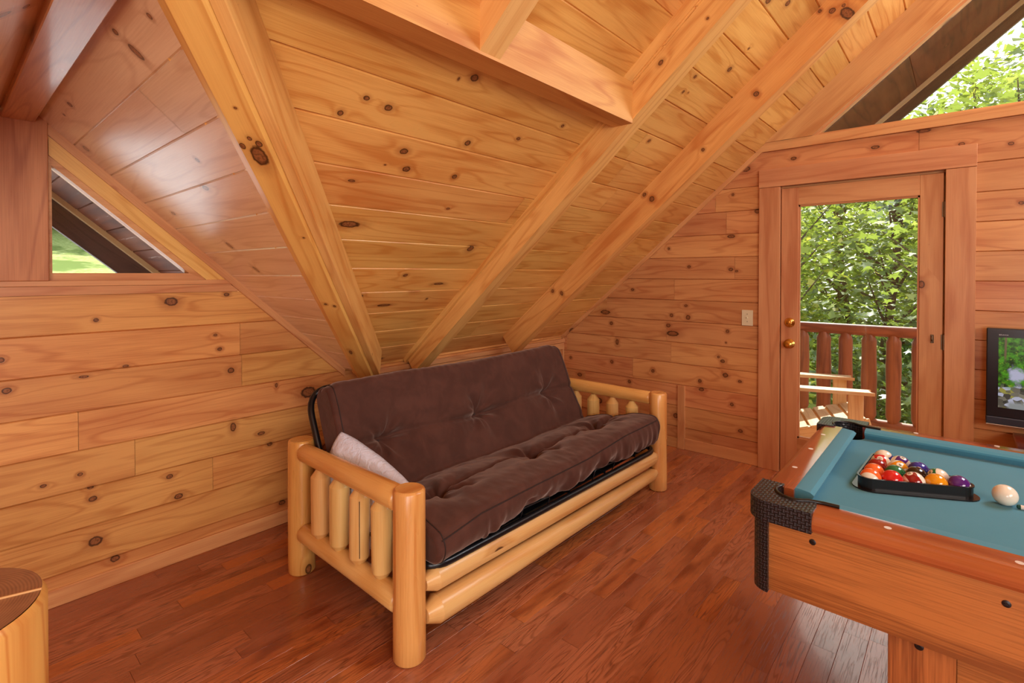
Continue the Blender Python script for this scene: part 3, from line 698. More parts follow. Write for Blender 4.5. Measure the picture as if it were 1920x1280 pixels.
for (a, b) in ((1.757, 1.958), (2.362, 2.570)):
    mb = MB(); yy = FY0-.043
    mb.sweep(arc_path([(a, yy+.02, .300), (a, yy, .362), (b, yy, .352), (b, yy+.02, .296)], .012, 4), .0028, 8)
    mb.build('mattress_stop', M_BLACKM, root)

# ================================================================== FUTON MATTRESS
def suede():
    t = NT('brown microsuede'); tc = t.n('TexCoord').outputs['Object']
    n1 = t.noise(tc, 9., 4., .6, .6); n2 = t.noise(tc, 600., 2.)
    c = t.mix(t.ss(n1, .35, .7), (*lin(76, 44, 34), 1), (*lin(88, 53, 42), 1))
    t.pbr(c, .82, spec=.25, normal=t.bump(t.m('ADD', t.m('MULTIPLY', n2, .4), t.m('MULTIPLY', t.noise(tc, 28., 3.), 2.2)), .35, .002), sheen=.5)
    return t.mat
M_SUEDE = suede(); M_PIPE = plain('dark brown seam cord', (44, 24, 18), .7)
# closed cross section (y, z) of the folded mattress, starting at the crease on the visible side
visible = [(2.335, .872), (2.30, .893), (2.255, .882), (2.215, .81), (2.15, .665), (2.075, .50), (2.035, .425), (1.985, .415), (1.85, .455), (1.70, .475), (1.56, .482), (1.49, .478), (1.465, .462), (1.452, .43), (1.455, .385), (1.474, .342), (1.51, .328)]
hidden = [(1.62, .328), (1.85, .330), (2.05, .335), (2.14, .355), (2.20, .42), (2.27, .56), (2.345, .73), (2.372, .82)]
ctrl = visible+hidden
def catmull(P, per=10, closed=True):
    o = []; n = len(P)
    for i in range(n if closed else n-1):
        p0, p1, p2, p3 = (np.array(P[(i+k-1) % n], float) if closed else np.array(P[min(max(i+k-1, 0), n-1)], float) for k in range(4))
        for t in np.linspace(0, 1, per, endpoint=False):
            o.append(.5*((2*p1)+(-p0+p2)*t+(2*p0-5*p1+4*p2-p3)*t*t+(-p0+3*p1-3*p2+p3)*t**3))
    if not closed: o.append(np.array(P[-1], float))
    return np.array(o)
dense = catmull(ctrl, 30)
seg = np.linalg.norm(np.diff(np.vstack([dense, dense[:1]]), axis=0), axis=1); cum = np.concatenate([[0], np.cumsum(seg)])
def arc_of(pt): return cum[np.argmin(np.linalg.norm(dense-np.array(pt), axis=1))]
NS = 300; tt = np.linspace(0, cum[-1], NS, endpoint=False)
dd = np.vstack([dense, dense[:1]])
loop = np.stack([np.interp(tt, cum, dd[:, 0]), np.interp(tt, cum, dd[:, 1])], 1)
nxt, prv = np.roll(loop, -1, 0), np.roll(loop, 1, 0); tg = nxt-prv; tg /= np.linalg.norm(tg, axis=1)[:, None]
nrm = np.stack([tg[:, 1], -tg[:, 0]], 1)
ctr = loop.mean(0)
if ((loop[int(NS*.1)]+nrm[int(NS*.1)]*.01-loop[int(NS*.1)])@np.array([-1, 0])) < 0 and False: nrm = -nrm
# outward test: front-most point must have outward normal with negative y
fi = np.argmin(loop[:, 0])
if nrm[fi][0] > 0: nrm = -nrm
NX = 250; MX0, MX1 = 1.238, 3.092
ux = np.linspace(0, 1, NX); xx = MX0+(MX1-MX0)*ux
rs = np.random.RandomState(4)
def vnoise(x, y, sx, sy, seed):
    r_ = np.random.RandomState(seed); g = r_.rand(64, 64)
    a, b = x*sx+100, y*sy+100; i, j = np.floor(a).astype(int), np.floor(b).astype(int); fa, fb = a-i, b-j
    fa = fa*fa*(3-2*fa); fb = fb*fb*(3-2*fb)
    G = lambda p, q: g[p % 64, q % 64]
    return (G(i, j)*(1-fa)+G(i+1, j)*fa)*(1-fb)+(G(i, j+1)*(1-fa)+G(i+1, j+1)*fa)*fb-.5
S, X = np.meshgrid(tt, xx, indexing='ij')
s_crease, s_seam, s_fb = arc_of((2.02, .415)), arc_of((1.462, .458)), arc_of((1.474, .342))
s_tb, s_ts, s_top = arc_of((2.128, .615)), arc_of((1.77, .468)), arc_of((2.30, .893))
disp = np.zeros_like(S)
vis = 1/(1+np.exp((S-s_fb-.06)/.02))
TX = (1.49, 2.155, 2.82)
for st in (s_tb, s_ts):
    for tx in TX:
        dx, ds = X-tx, S-st; d = np.sqrt(dx*dx+ds*ds); th = np.arctan2(ds, dx)
        disp -= .042*np.exp(-(d/.04)**2)+.030*np.exp(-(d/.15)**2)
        disp += .012*np.sin(5*th+tx*7+st*3+2*np.sin(th))*np.exp(-((d-.10)/.09)**2)
        disp += .007*np.sin(9*th+tx*13)*np.exp(-((d-.06)/.05)**2)
    # pulled fold joining the tufts
    wv = st+.015*np.sin(X*5+st*9)
    disp -= .024*np.exp(-((S-wv)/.014)**2)*(.35+.65*np.abs(np.cos((X-1.49)*math.pi/.665)))
    disp -= .010*np.exp(-((S-wv)/.07)**2)
# crease between back and seat
disp -= .018*np.exp(-((S-s_crease-.01*np.sin(X*6))/.022)**2)
# puffy volume between tuft rows
disp += .012*np.exp(-((S-(s_ts+s_seam)/2)/.06)**2)*(1+.4*vnoise(X, S, 5, 3, 3))
# diagonal wrinkles on the seat and drapery on the front face
q = X*1.0+S*.9
disp += .018*vnoise(q, X-S, 9, 3, 8)*np.exp(-((S-s_ts)/.16)**2)
disp += .012*vnoise(q, S, 22, 7, 9)*np.exp(-((S-s_ts)/.18)**2)
disp += .010*vnoise(X*1.0-S*.8, S, 14, 5, 19)*np.exp(-((S-s_crease)/.15)**2)
fw_ = 1/(1+np.exp(-(S-s_seam)/.012))*1/(1+np.exp((S-s_fb-.03)/.01))
disp += fw_*(.036*vnoise(X+.35*(S-s_seam), S, 13, 4, 12)+.020*vnoise(X-.3*(S-s_seam), S, 30, 5, 13))*np.clip((S-s_seam)/.10, 0, 1)*(X > 1.5)
disp += .003*vnoise(X, S, 40, 25, 14)+.005*vnoise(X, S, 8, 8, 15)
disp -= .008*np.exp(-((S-s_seam)/.006)**2)*0
Y = loop[:, 0][:, None]+nrm[:, 0][:, None]*disp; Z = loop[:, 1][:, None]+nrm[:, 1][:, None]*disp
# the seat front stands higher towards the right, the lower hem rides up at the two wire stops
lift = np.interp(X, [1.24, 1.47, 1.82, 2.26, 2.65, 3.09], [-.040, -.005, .0, .002, .030, .032])
fr = np.exp(-((S-s_seam)/.16)**2); Z = Z+lift*fr
hem = np.exp(-((S-s_fb)/.05)**2)
bumpx = np.interp(X, [1.24, 1.70, 1.75, 1.77, 1.94, 1.97, 2.05, 2.33, 2.37, 2.56, 2.60, 3.09], [.01, -.005, .01, .040, .032, .008, 0.01, .006, .030, .026, .000, -.008])
Z = Z+bumpx*hem
topw = np.exp(-((S-s_top)/.10)**2)
Z = Z+topw*np.interp(X, [1.24, 1.3, 1.7, 2.2, 2.7, 3.0, 3.09], [-.020, .0, .002, -.012, -.004, .004, -.018])
Z = np.where(np.abs(S-s_fb-.02) > 9, Z, Z)
# taper towards both boxed ends
mid_ = loop.copy(); e = .018
edge = np.clip(np.minimum(ux, 1-ux)*(MX1-MX0)/e, 0, 1); k = (1-np.sqrt(np.clip(1-(1-edge)**2, 0, 1)))*.014
Y = Y-nrm[:, 0][:, None]*k[None, :]; Z = Z-nrm[:, 1][:, None]*k[None, :]
mb = MB()
def grid_mesh(name, XX, YY, ZZ, mat, parent=None, closed=True, caps=True):
    n, m = XX.shape; v = np.stack([XX, YY, ZZ], -1).reshape(-1, 3)
    f = []
    for i in range(n if closed else n-1):
        i2 = (i+1) % n
        for j in range(m-1): f.append((i*m+j, i*m+j+1, i2*m+j+1, i2*m+j))
    if caps: f.append(tuple(i*m for i in range(n))); f.append(tuple(i*m+m-1 for i in range(n-1, -1, -1)))
    me = bpy.data.meshes.new(name); me.from_pydata(v.tolist(), [], f); me.update()
    import bmesh
    bm = bmesh.new(); bm.from_mesh(me); bmesh.ops.recalc_face_normals(bm, faces=bm.faces)
    bm.to_mesh(me); bm.free()
    me.polygons.foreach_set('use_smooth', [True]*len(me.polygons))
    if caps:
        for p in me.polygons:
            if len(p.vertices) > 4: p.use_smooth = False
    me.materials.append(mat); o = bpy.data.objects.new(name, me); COL.objects.link(o)
    if parent is not None: o.parent = parent; o.matrix_parent_inverse = Matrix.Translation(-Vector(parent.location)) if parent.parent is None else Matrix.Identity(4)
    return o
mat_o = grid_mesh('futon_mattress', X, Y, Z, M_SUEDE)
tag(mat_o, 'dark brown suede futon mattress folded over the log frame', 'mattress')
def at_s(s): return int(round(s/cum[-1]*NS)) % NS
def piping(si, j0, j1, off=.001, r=.0028):
    i = si; pts = [(X[i, j], Y[i, j]+nrm[i, 0]*off, Z[i, j]+nrm[i, 1]*off) for j in range(j0, j1, 2)]
    m_ = MB(); m_.sweep(pts, r, 8); m_.build('seam', M_PIPE, mat_o)
piping(at_s(s_seam), 3, NX-3)
for jj in (4, NX-5):
    rows = range(at_s(arc_of((2.30, .893)))-8, at_s(s_fb)); rows = [i % NS for i in rows]
    m_ = MB(); m_.sweep([(X[i, jj], Y[i, jj]+nrm[i, 0]*.0005, Z[i, jj]+nrm[i, 1]*.0005) for i in rows], .0026, 8); m_.build('seam', M_PIPE, mat_o)
for st in (s_tb, s_ts):
    for tx in TX:
        i, j = at_s(st), int((tx-MX0)/(MX1-MX0)*(NX-1))
        m_ = MB(); c = (X[i, j], Y[i, j], Z[i, j]); lathe(m_, Vector(c), (0, nrm[i, 0], nrm[i, 1]), [(-.004, .007), (.001, .007), (.003, .004), (.0035, 0)], 12); m_.build('tuft', M_PIPE, mat_o)

# ================================================================== PILLOW
def pillow_mat():
    t = NT('white pillow in thin plastic'); tc = t.n('TexCoord').outputs['Object']
    n1 = t.noise(tc, 30., 3., .6, 1.2)
    t.pbr((*lin(226, 232, 248), 1), .32, normal=t.bump(n1, 1., .008), coat=.3, coat_r=.2); return t.mat
NP = 60
u = np.linspace(-1, 1, NP)
A, B = np.meshgrid(u, u, indexing='ij')
def pil(sgn):
    e = (1-np.abs(A)**4)*(1-np.abs(B)**3.4); th = .060*np.clip(e, 0, 1)**.42
    h = .25*A*(1-.05*B*B); w = .185*B*(1-.07*A*A)
    wr = .004*vnoise(A*2, B*2, 6, 4, 31)+.003*vnoise(A+B, A-B, 14, 3, 32)
    t_ = sgn*th*(1+.1*vnoise(A, B, 3, 3, 30)) + wr*np.clip(e*4, 0, 1)
    return h, w, t_
Cp = Vector((1.262, 1.995, .450)); au = Vector((-.14, .92, .33)).normalized(); an = Vector((.985, .06, -.12)); an = (an-au*an.dot(au)).normalized(); aw = an.cross(au)
if aw.z < 0: aw = -aw
vs, fs = [], []
for sgn in (1, -1):
    h, w, t_ = pil(sgn); base = len(vs)
    for i in range(NP):
        for j in range(NP): vs.append(tuple(Cp+au*float(h[i, j])+aw*float(w[i, j])+an*float(t_[i, j])))
    for i in range(NP-1):
        for j in range(NP-1):
            q = (base+i*NP+j, base+(i+1)*NP+j, base+(i+1)*NP+j+1, base+i*NP+j+1); fs.append(q if sgn > 0 else q[::-1])
me = bpy.data.meshes.new('pillow'); me.from_pydata(vs, [], fs)
import bmesh
bm = bmesh.new(); bm.from_mesh(me); bmesh.ops.remove_doubles(bm, verts=bm.verts, dist=.0006); bmesh.ops.recalc_face_normals(bm, faces=bm.faces); bm.to_mesh(me); bm.free()
me.polygons.foreach_set('use_smooth', [True]*len(me.polygons)); me.materials.append(pillow_mat())
o = bpy.data.objects.new('pillow', me); COL.objects.link(o)
tag(o, 'white pillow in plastic wrapped edge, wedged between the log arm and brown mattress', 'pillow')
# ================================================================== POOL TABLE
TX0, TX1 = 1.497, 2.563           # outer rail faces
TYE, TYS = .440, -1.50            # foot end (near the futon) and the end beyond the frame
ZT, ZB = .802, .765               # rail top and bed cloth
M_RAIL = pine('glossy cherry rail', (170, 88, 54), (140, 62, 34), (), 0, .16, tone=.03, ring=3, coat=.8, bumpy=.05)
M_APRON = pine('teak grain laminate', (188, 116, 66), (136, 76, 40), (), 0, .34, tone=.03, ring=3, streak=.6, bumpy=.12)
def felt():
    t = NT('teal baize'); tc = t.n('TexCoord').outputs['Object']
    n = t.noise(tc, 500., 2.); n2 = t.noise(tc, 6., 3.)
    c = t.mix(t.m('MULTIPLY', n2, .5), (*lin(80, 144, 166), 1), (*lin(98, 158, 180), 1))
    t.pbr(c, .95, spec=.15, normal=t.bump(n, .3, .0006), sheen=.12); return t.mat
M_FELT = felt()
def weave():
    t = NT('black basket weave plastic'); uv = t.uv('uv'); x, y, _ = t.xyz(uv)
    bx, by = t.m('MULTIPLY', x, 110.), t.m('MULTIPLY', y, 110.)
    ck = t.m('PINGPONG', t.m('ADD', t.m('FLOOR', bx), t.m('FLOOR', by)), 1.)
    fx = t.m('ABSOLUTE', t.m('SUBTRACT', t.m('FRACT', bx), .5)); fy = t.m('ABSOLUTE', t.m('SUBTRACT', t.m('FRACT', by), .5))
    h = t.m('ADD', t.m('MULTIPLY', ck, t.m('SUBTRACT', .5, fx)), t.m('MULTIPLY', t.m('SUBTRACT', 1., ck), t.m('SUBTRACT', .5, fy)))
    c = t.mix(t.ss(h, .2, .48), (*lin(16, 15, 17), 1), (*lin(60, 62, 68), 1))  # raised strands coloured lighter as painted highlights, gaps darker
    t.pbr(c, .3, normal=t.bump(h, .8, .002)); return t.mat
M_WEAVE = weave(); M_BLKP = plain('black plastic', (20, 18, 19), .3); M_PEARL = plain('pearl inlay', (226, 216, 204), .25)
M_BOLT = plain('black bolt cover', (24, 20, 20), .35)
root = empty('pool_table', ((TX0+TX1)/2, (TYE+TYS)/2, 0), label='pool table with teal cloth, cherry rails and black woven corner caps', cat='pool table')
def railprof(s, mb, pts, axis):
    pass
def rail_bar(name, prof, p0, p1, inward, mat):
    """profile (distance inwards, z) swept straight from p0 to p1"""
    mb = MB(); p0, p1 = Vector(p0), Vector(p1); L = (p1-p0).length
    I = Vector(inward); D = (p1-p0)/L; uo, vo = rng.uniform(0, 50), rng.uniform(0, 50); rn = rng.random()
    a = [p0+I*q[0]+Vector((0, 0, q[1])) for q in prof]; b = [p1+I*q[0]+Vector((0, 0, q[1])) for q in prof]
    ctr = sum(a+b, Vector())/len(a+b); acc = 0; n = len(prof)
    for i in range(n):
        j = (i+1) % n; l = (a[j]-a[i]).length
        q = [a[i], a[j], b[j], b[i]]; uvq = [(uo, vo+acc), (uo, vo+acc+l), (uo+L, vo+acc+l), (uo+L, vo+acc)]
        nn = (q[1]-q[0]).cross(q[2]-q[0])
        if nn.dot(sum(q, Vector())/4-ctr) < 0: q = q[::-1]; uvq = uvq[::-1]
        mb.face(q, uvq, None, rn, 0, True); acc += l
    for e, fl in ((a, 1), (b, 0)):
        nn = (e[1]-e[0]).cross(e[2]-e[1]); q = e if nn.dot(D if not fl else -D) > 0 else e[::-1]
        mb.face(q, [(p.x+p.y, p.z) for p in q], None, rn)
    return mb.build(name, mat, root, sharp=.42)
wood = [(.0, .756), (-.004, .764), (-.004, .776), (.002, .788), (.012, .797), (.024, ZT), (.080, ZT), (.080, .75), (.02, .75)]
cush = [(.080, ZT-.0005), (.088, ZT+.001), (.118, ZT-.003), (.128, ZT-.010), (.126, ZT-.017), (.108, .764), (.080, .764)]
cap = .155
for x, inw, lab in ((TX0, (1, 0, 0), 'long rail on the near side'), (TX1, (-1, 0, 0), 'long rail on the door side')):
    for (ya, yb) in ((TYE-.14, -.475), (-.585, TYS+.14)):
        rail_bar('rail', wood, (x, ya, 0), (x, yb, 0), inw, M_RAIL)
        c = rail_bar('cushion', cush, (x, ya-.012, 0), (x, yb+.012, 0), inw, M_FELT)
woods = [(q[0]*1.0, q[1]) for q in wood]
for y, inw in ((TYE, (0, -1, 0)), (TYS, (0, 1, 0))):
    rail_bar('rail', woods, (TX0+.135, y, 0), (TX1-.135, y, 0), inw, M_RAIL)
    rail_bar('cushion', cush, (TX0+.150, y, 0), (TX1-.150, y, 0), inw, M_FELT)
# slate bed with the six pocket mouths cut away
def circ(cx, cy, r, a0, a1, n=14): return [(cx+r*math.cos(R(a0+(a1-a0)*k/n)), cy+r*math.sin(R(a0+(a1-a0)*k/n))) for k in range(n+1)]
pc = .095; pr = .055
bx0, bx1, by0, by1 = TX0+.06, TX1-.06, TYS+.06, TYE-.06
outline = []
outline += circ(TX0+pc, TYE-pc, pr, -95, 5)[::-1] if False else []
def corner(cx, cy, a0, a1): return circ(cx, cy, pr, a0, a1)
outline = corner(TX0+pc+.01, TYE-pc, -100, 10)+corner(TX1-pc-.01, TYE-pc, 170, 280)+corner(TX1-pc-.01, TYS+pc, 80, 190)+corner(TX0+pc+.01, TYS+pc, -10, 100)
# walk clockwise: near-foot corner concave arc, then the door-side ones
P = []
P += [(bx0+.0, TYE-pc-pr-.002)]+circ(TX0+pc+.01, TYE-pc, pr, 255, 375, 16)+[(TX0+pc+pr+.012, by1)]
P += [(TX1-pc-pr-.012, by1)]+circ(TX1-pc-.01, TYE-pc, pr, 165, 285, 16)+[(bx1, TYE-pc-pr-.002)]
P += [(bx1, TYS+pc+pr+.002)]+circ(TX1-pc-.01, TYS+pc, pr, 75, 195, 16)+[(TX1-pc-pr-.012, by0)]
P += [(TX0+pc+pr+.012, by0)]+circ(TX0+pc+.01, TYS+pc, pr, -15, 105, 16)+[(bx0, TYS+pc+pr+.002)]
mb = MB(); mb.prism(P, (0, 0, 0), (1, 0, 0), (0, 1, 0), (0, 0, 1), ZB-.02, ZB)
mb.build('bed_cloth', M_FELT, root)
# corner caps, pockets and woven corner posts
for cx, sx in ((TX0, 1), (TX1, -1)):
    for cy, sy in ((TYE, -1), (TYS, 1)):
        def W(a, b): return (cx+sx*a, cy+sy*b)        # a inwards along x, b inwards along y
        hc = (.104, .094); hr = .047
        outer = [(-.008, .152), (-.009, .055)]+[(-.009+.052-.052*math.cos(R(t)), -.008+.052-.052*math.sin(R(t))) for t in range(0, 91, 10)]+[(.155, -.008)]
        inner = [(.152, .052), (.120, .050)]+[(hc[0]+hr*math.cos(R(t)), hc[1]+hr*math.sin(R(t))) for t in range(-70, -201, -10)]+[(.062, .118), (.074, .150), (.045, .153)]
        mb = MB(); mb.prism([W(*p) for p in outer+inner], (0, 0, 0), (1, 0, 0), (0, 1, 0), (0, 0, 1), .751, ZT+.004)
        o = mb.build('corner_cap', M_WEAVE, root); b_ = o.modifiers.new('bev', 'BEVEL'); b_.width = .009; b_.segments = 3; b_.limit_method = 'ANGLE'; b_.angle_limit = R(50)
        m2 = MB(); lip = [(hc[0]+(hr+.004)*math.cos(R(t)), hc[1]+(hr+.004)*math.sin(R(t))) for t in range(-62, -206, -8)]+[(.072, .130), (.080, .165), (.082, .200)]
        m2.sweep([(*W(*p), ZT+.004) for p in lip], .0048, 10); m2.build('pocket_lip', M_BLKP, o)
        # pocket bucket
        m3 = MB(); pp = [(*W(*hc), z) for z in (.802, .785, .70, .66)]
        arc = [(hc[0]+(hr+.001)*math.cos(R(t)), hc[1]+(hr+.001)*math.sin(R(t))) for t in range(-75, -196, -8)]
        arc = arc+[(.070, .15)]; arc = [(.150, .060)]+arc
        for i in range(len(arc)-1):
            a, b = W(*arc[i]), W(*arc[i+1])
            for (za, zb_) in ((.66, ZT),):
                m3.face([(a[0], a[1], za), (b[0], b[1], za), (b[0], b[1], zb_), (a[0], a[1], zb_)], [(0, 0)]*4, None, 0, 0, True)
        fl = [W(*p) for p in arc]+[W(.16, .16)]
        m3.face([(p[0], p[1], .66) for p in fl], [(0, 0)]*len(fl)); m3.build('pocket', M_BLKP, root)
        # woven corner post below the rail
        outer = [(.018, .046), (.018, .052)][:1]+[(.012, .046)]+[(.012+.040-.040*math.cos(R(t)), .008+.040-.040*math.sin(R(t))) for t in range(0, 91, 10)]+[(.068, .008), (.068, .03), (.035, .03), (.035, .046)]
        outer = [(.012, .046)]+[(.002+.044-.044*math.cos(R(t)), .002+.044-.044*math.sin(R(t))) for t in range(0, 91, 9)]+[(.070, .012), (.070, .03), (.034, .034), (.03, .046)]
        m4 = MB(); m4.prism([W(*p) for p in outer], (0, 0, 0), (1, 0, 0), (0, 1, 0), (0, 0, 1), .553, .752, smooth_side=True)
        m4.build('corner_post', M_WEAVE, root)
# side pockets between the two halves of each long rail
for x, sx in ((TX0, 1), (TX1, -1)):
    c_ = (x+sx*.062, -.53)
    P = [(x-sx*.006, -.470), (x-sx*.006, -.590), (x+sx*.082, -.590)]+[(c_[0]+sx*.040*math.cos(R(t)), c_[1]+.040*math.sin(R(t))) for t in range(-60, -301, -15)]+[(x+sx*.082, -.470)]
    mb = MB(); mb.prism(P, (0, 0, 0), (1, 0, 0), (0, 1, 0), (0, 0, 1), .752, ZT+.003); mb.build('side_cap', M_WEAVE, root)
    mb = MB(); lathe(mb, (c_[0]+sx*.004, c_[1], .66), (0, 0, 1), [(0, .001), (.001, .042), (.106, .044)], 24); mb.build('pocket', M_BLKP, root)
# apron panels
za, zb_ = .556, .757
AX0, AX1 = TX0+.016, TX1-.016
mb = MB(); mb.box((AX0, TYS+.045, za), (AX0+.02, TYE-.045, zb_), 1, bev=.001); mb.build('side_panel', M_APRON, root)
mb = MB(); mb.box((AX1-.02, TYS+.045, za), (AX1, TYE-.045, zb_), 1, bev=.001); mb.build('side_panel', M_APRON, root)
mb = MB(); mb.box((TX0+.068, TYE-.034, za), (TX1-.068, TYE-.014, zb_), 0, bev=.001); mb.build('end_panel', M_APRON, root)
mb = MB(); mb.box((TX0+.068, TYS+.014, za), (TX1-.068, TYS+.034, zb_), 0, bev=.001); mb.build('end_panel', M_APRON, root)
mb = MB(); mb.box((AX0+.02, TYS+.04, za), (AX1-.02, TYE-.04, za+.01), 1); mb.build('underside', M_APRON, root)
# bolts on the side panel
for y, z in ((.289, .722), (-.075, .716), (-.9, .716)):
    mb = MB(); lathe(mb, (AX0, y, z), (-1, 0, 0), [(0, .0078), (.0008, .0078), (.0016, .006), (.0016, .003), (.0006, .0025), (.0003, 0)], 16); mb.build('bolt', M_BOLT, root)
# pearl sights
for y in (.133, -.096, -.325, -.72, -.95, -1.18):
    for x in (TX0+.040, TX1-.033):
        mb = MB(); lathe(mb, (x, y, ZT-.0008), (0, 0, 1), [(0, .0078), (.0012, .0078), (.0014, 0)], 20); mb.build('sight', M_PEARL, root)
for x in (1.825, 2.055, 2.27):
    mb = MB(); lathe(mb, (x, TYE-.040, ZT-.0008), (0, 0, 1), [(0, .0078), (.0012, .0078), (.0014, 0)], 20); mb.build('sight', M_PEARL, root)
# legs: two boards meeting in an L, with a stretcher panel between
for x, sx in ((1.550, 1), (2.510, -1)):
    for y, sy in ((.132, -1), (-1.192, 1)):
        mb = MB()
        mb.box((min(x, x+sx*.018), min(y, y+sy*.127), 0), (max(x, x+sx*.018), max(y, y+sy*.127), za), 2, bev=.001)
        mb.box((min(x+sx*.018, x+sx*.145), min(y, y+sy*.018), 0), (max(x+sx*.018, x+sx*.145), max(y, y+sy*.018), za), 2, bev=.001)
        lg = mb.build('leg', M_APRON, root)
        m2 = MB(); lathe(m2, (x, y+sy*.060, .533), (-sx, 0, 0), [(0, .0092), (.0008, .0092), (.0018, .007), (.0018, .0035), (.0006, .003), (.0003, 0)], 16); m2.build('bolt', M_BOLT, lg)
for x in (1.572, 2.470):
    mb = MB(); mb.box((x, -1.07, .26), (x+.018, .004, za), 1, bev=.001); mb.build('stretcher', M_APRON, root)

# ================================================================== RACK AND BALLS
D = .057; RB = D/2; ZC = ZB+RB+.0006
P0 = Vector((1.905, .2085, 0)); uu = (Vector((2.009, .0065, 0))-P0).normalized(); vv = Vector((-uu.y, uu.x, 0))
if vv.x < 0: vv = -vv
def bp(r, i): 
    p = P0+uu*D*1.004*(i+r/2)+vv*D*.8695*r; return Vector((p.x, p.y, ZC))
A_, B_, C_ = bp(0, 0), bp(0, 4), bp(4, 0)
def rtri(off, n=8):
    cs = [A_, B_, C_]; ctr = (A_+B_+C_)/3; o = []
    for k in range(3):
        p, a, b = cs[k], cs[(k-1) % 3], cs[(k+1) % 3]
        def outn(e0, e1):
            d = (e1-e0).normalized(); nn = Vector((d.y, -d.x, 0)); 
            return nn if nn.dot((e0+e1)/2-ctr) > 0 else -nn
        n0, n1 = outn(a, p), outn(p, b); t0, t1 = math.atan2(n0.y, n0.x), math.atan2(n1.y, n1.x)
        while t1-t0 > math.pi: t1 -= 2*math.pi
        while t1-t0 < -math.pi: t1 += 2*math.pi
        for j in range(n+1):
            t = t0+(t1-t0)*j/n; o.append((p.x+off*math.cos(t), p.y+off*math.sin(t)))
    return o
def ringwall(mb, oi, oo, z0_, z1_):
    I, O_ = rtri(oi), rtri(oo); n = len(I)
    for i in range(n):
        j = (i+1) % n
        for q in ([(*O_[i], z0_), (*O_[j], z0_), (*O_[j], z1_), (*O_[i], z1_)], [(*I[j], z0_), (*I[i], z0_), (*I[i], z1_), (*I[j], z1_)], [(*O_[i], z1_), (*O_[j], z1_), (*I[j], z1_), (*I[i], z1_)], [(*O_[j], z0_), (*O_[i], z0_), (*I[i], z0_), (*I[j], z0_)]):
            mb.face(q, [(0, 0)]*4)
mb = MB(); ringwall(mb, RB+.0012, RB+.0046, ZB+.003, ZB+.035); ringwall(mb, RB+.0012, RB+.019, ZB+.0006, ZB+.0040); ringwall(mb, RB+.0012, RB+.0068, ZB+.0335, ZB+.037)
o = mb.build('ball_rack', plain('black rack plastic', (24, 18, 18), .28)); tag(o, 'black plastic triangle rack around the fifteen balls on the pool table', 'ball rack')

camr = Vector((math.cos(R(48.62)), -math.sin(R(48.62)), 0)); camf = Vector((math.sin(R(48.62)), math.cos(R(48.62)), 0)); camu = Vector((0, 0, 1))
def ball_mat(name, rgb, stripe):
    t = NT(name); tc = t.n('TexCoord').outputs['Object']; x, y, z = t.xyz(tc)
    white = (*lin(238, 232, 214), 1); base = (*lin(*rgb), 1)
    if stripe: c = t.mix(t.ss(t.m('ABSOLUTE', z), .0148, .0144), white, base)
    else: c = base
    disc = t.ss(t.m('ABSOLUTE', x), .0270, .0273)
    c = t.mix(disc, c, white)
    t.pbr(c, .12, spec=.6, coat=.4, coat_r=.05); return t.mat
cols = {1: (228, 150, 22), 2: (40, 44, 150), 3: (208, 24, 34), 4: (76, 22, 118), 5: (240, 108, 50), 6: (12, 110, 66), 7: (142, 12, 26), 8: (30, 18, 16)}
ballm = {}
for k in range(1, 16): ballm[k] = ball_mat('ball %s' % ['cream', 'yellow', 'blue', 'red', 'purple', 'orange', 'green', 'maroon', 'black', 'yellow stripe', 'blue stripe', 'red stripe', 'purple stripe', 'orange stripe', 'green stripe', 'maroon stripe'][k], cols[k if k < 9 else k-8], k > 8)
M_INK = plain('black number ink', (14, 12, 12), .3)
txt_cache = {}
def text_mesh(cu):
    ob = bpy.data.objects.new('tmp', cu); COL.objects.link(ob); me = bpy.data.meshes.new_from_object(ob.evaluated_get(bpy.context.evaluated_depsgraph_get())); me.name = cu.name
    if not me.materials: me.materials.append(cu.materials[0])
    bpy.data.objects.remove(ob); return me
def number_mesh(s):
    if s not in txt_cache:
        cu = bpy.data.curves.new('number', 'FONT'); cu.body = s; cu.size = .0115 if len(s) == 1 else .0098; cu.align_x = 'CENTER'; cu.align_y = 'CENTER'; cu.extrude = .0003; cu.offset = .0002; cu.resolution_u = 3
        cu.materials.append(M_INK); txt_cache[s] = text_mesh(cu)
    return txt_cache[s]
def sphere_mesh(name, r, mat):
    import bmesh
    me = bpy.data.meshes.new(name); bm = bmesh.new(); bmesh.ops.create_uvsphere(bm, u_segments=48, v_segments=28, radius=r); bm.to_mesh(me); bm.free()
    me.polygons.foreach_set('use_smooth', [True]*len(me.polygons)); me.materials.append(mat); return me
def cam(rt, up, tw):
    t_ = (Vector((0, 0, 1.42))-Vector((2.02, .1, ZC))).normalized(); r_ = (-t_).cross(Vector((0, 0, 1))).normalized(); u_ = r_.cross(-t_)
    return (r_*rt+u_*up+t_*tw).normalized()     # right, up, towards the camera
H_ = cam(0, -.8, .55)
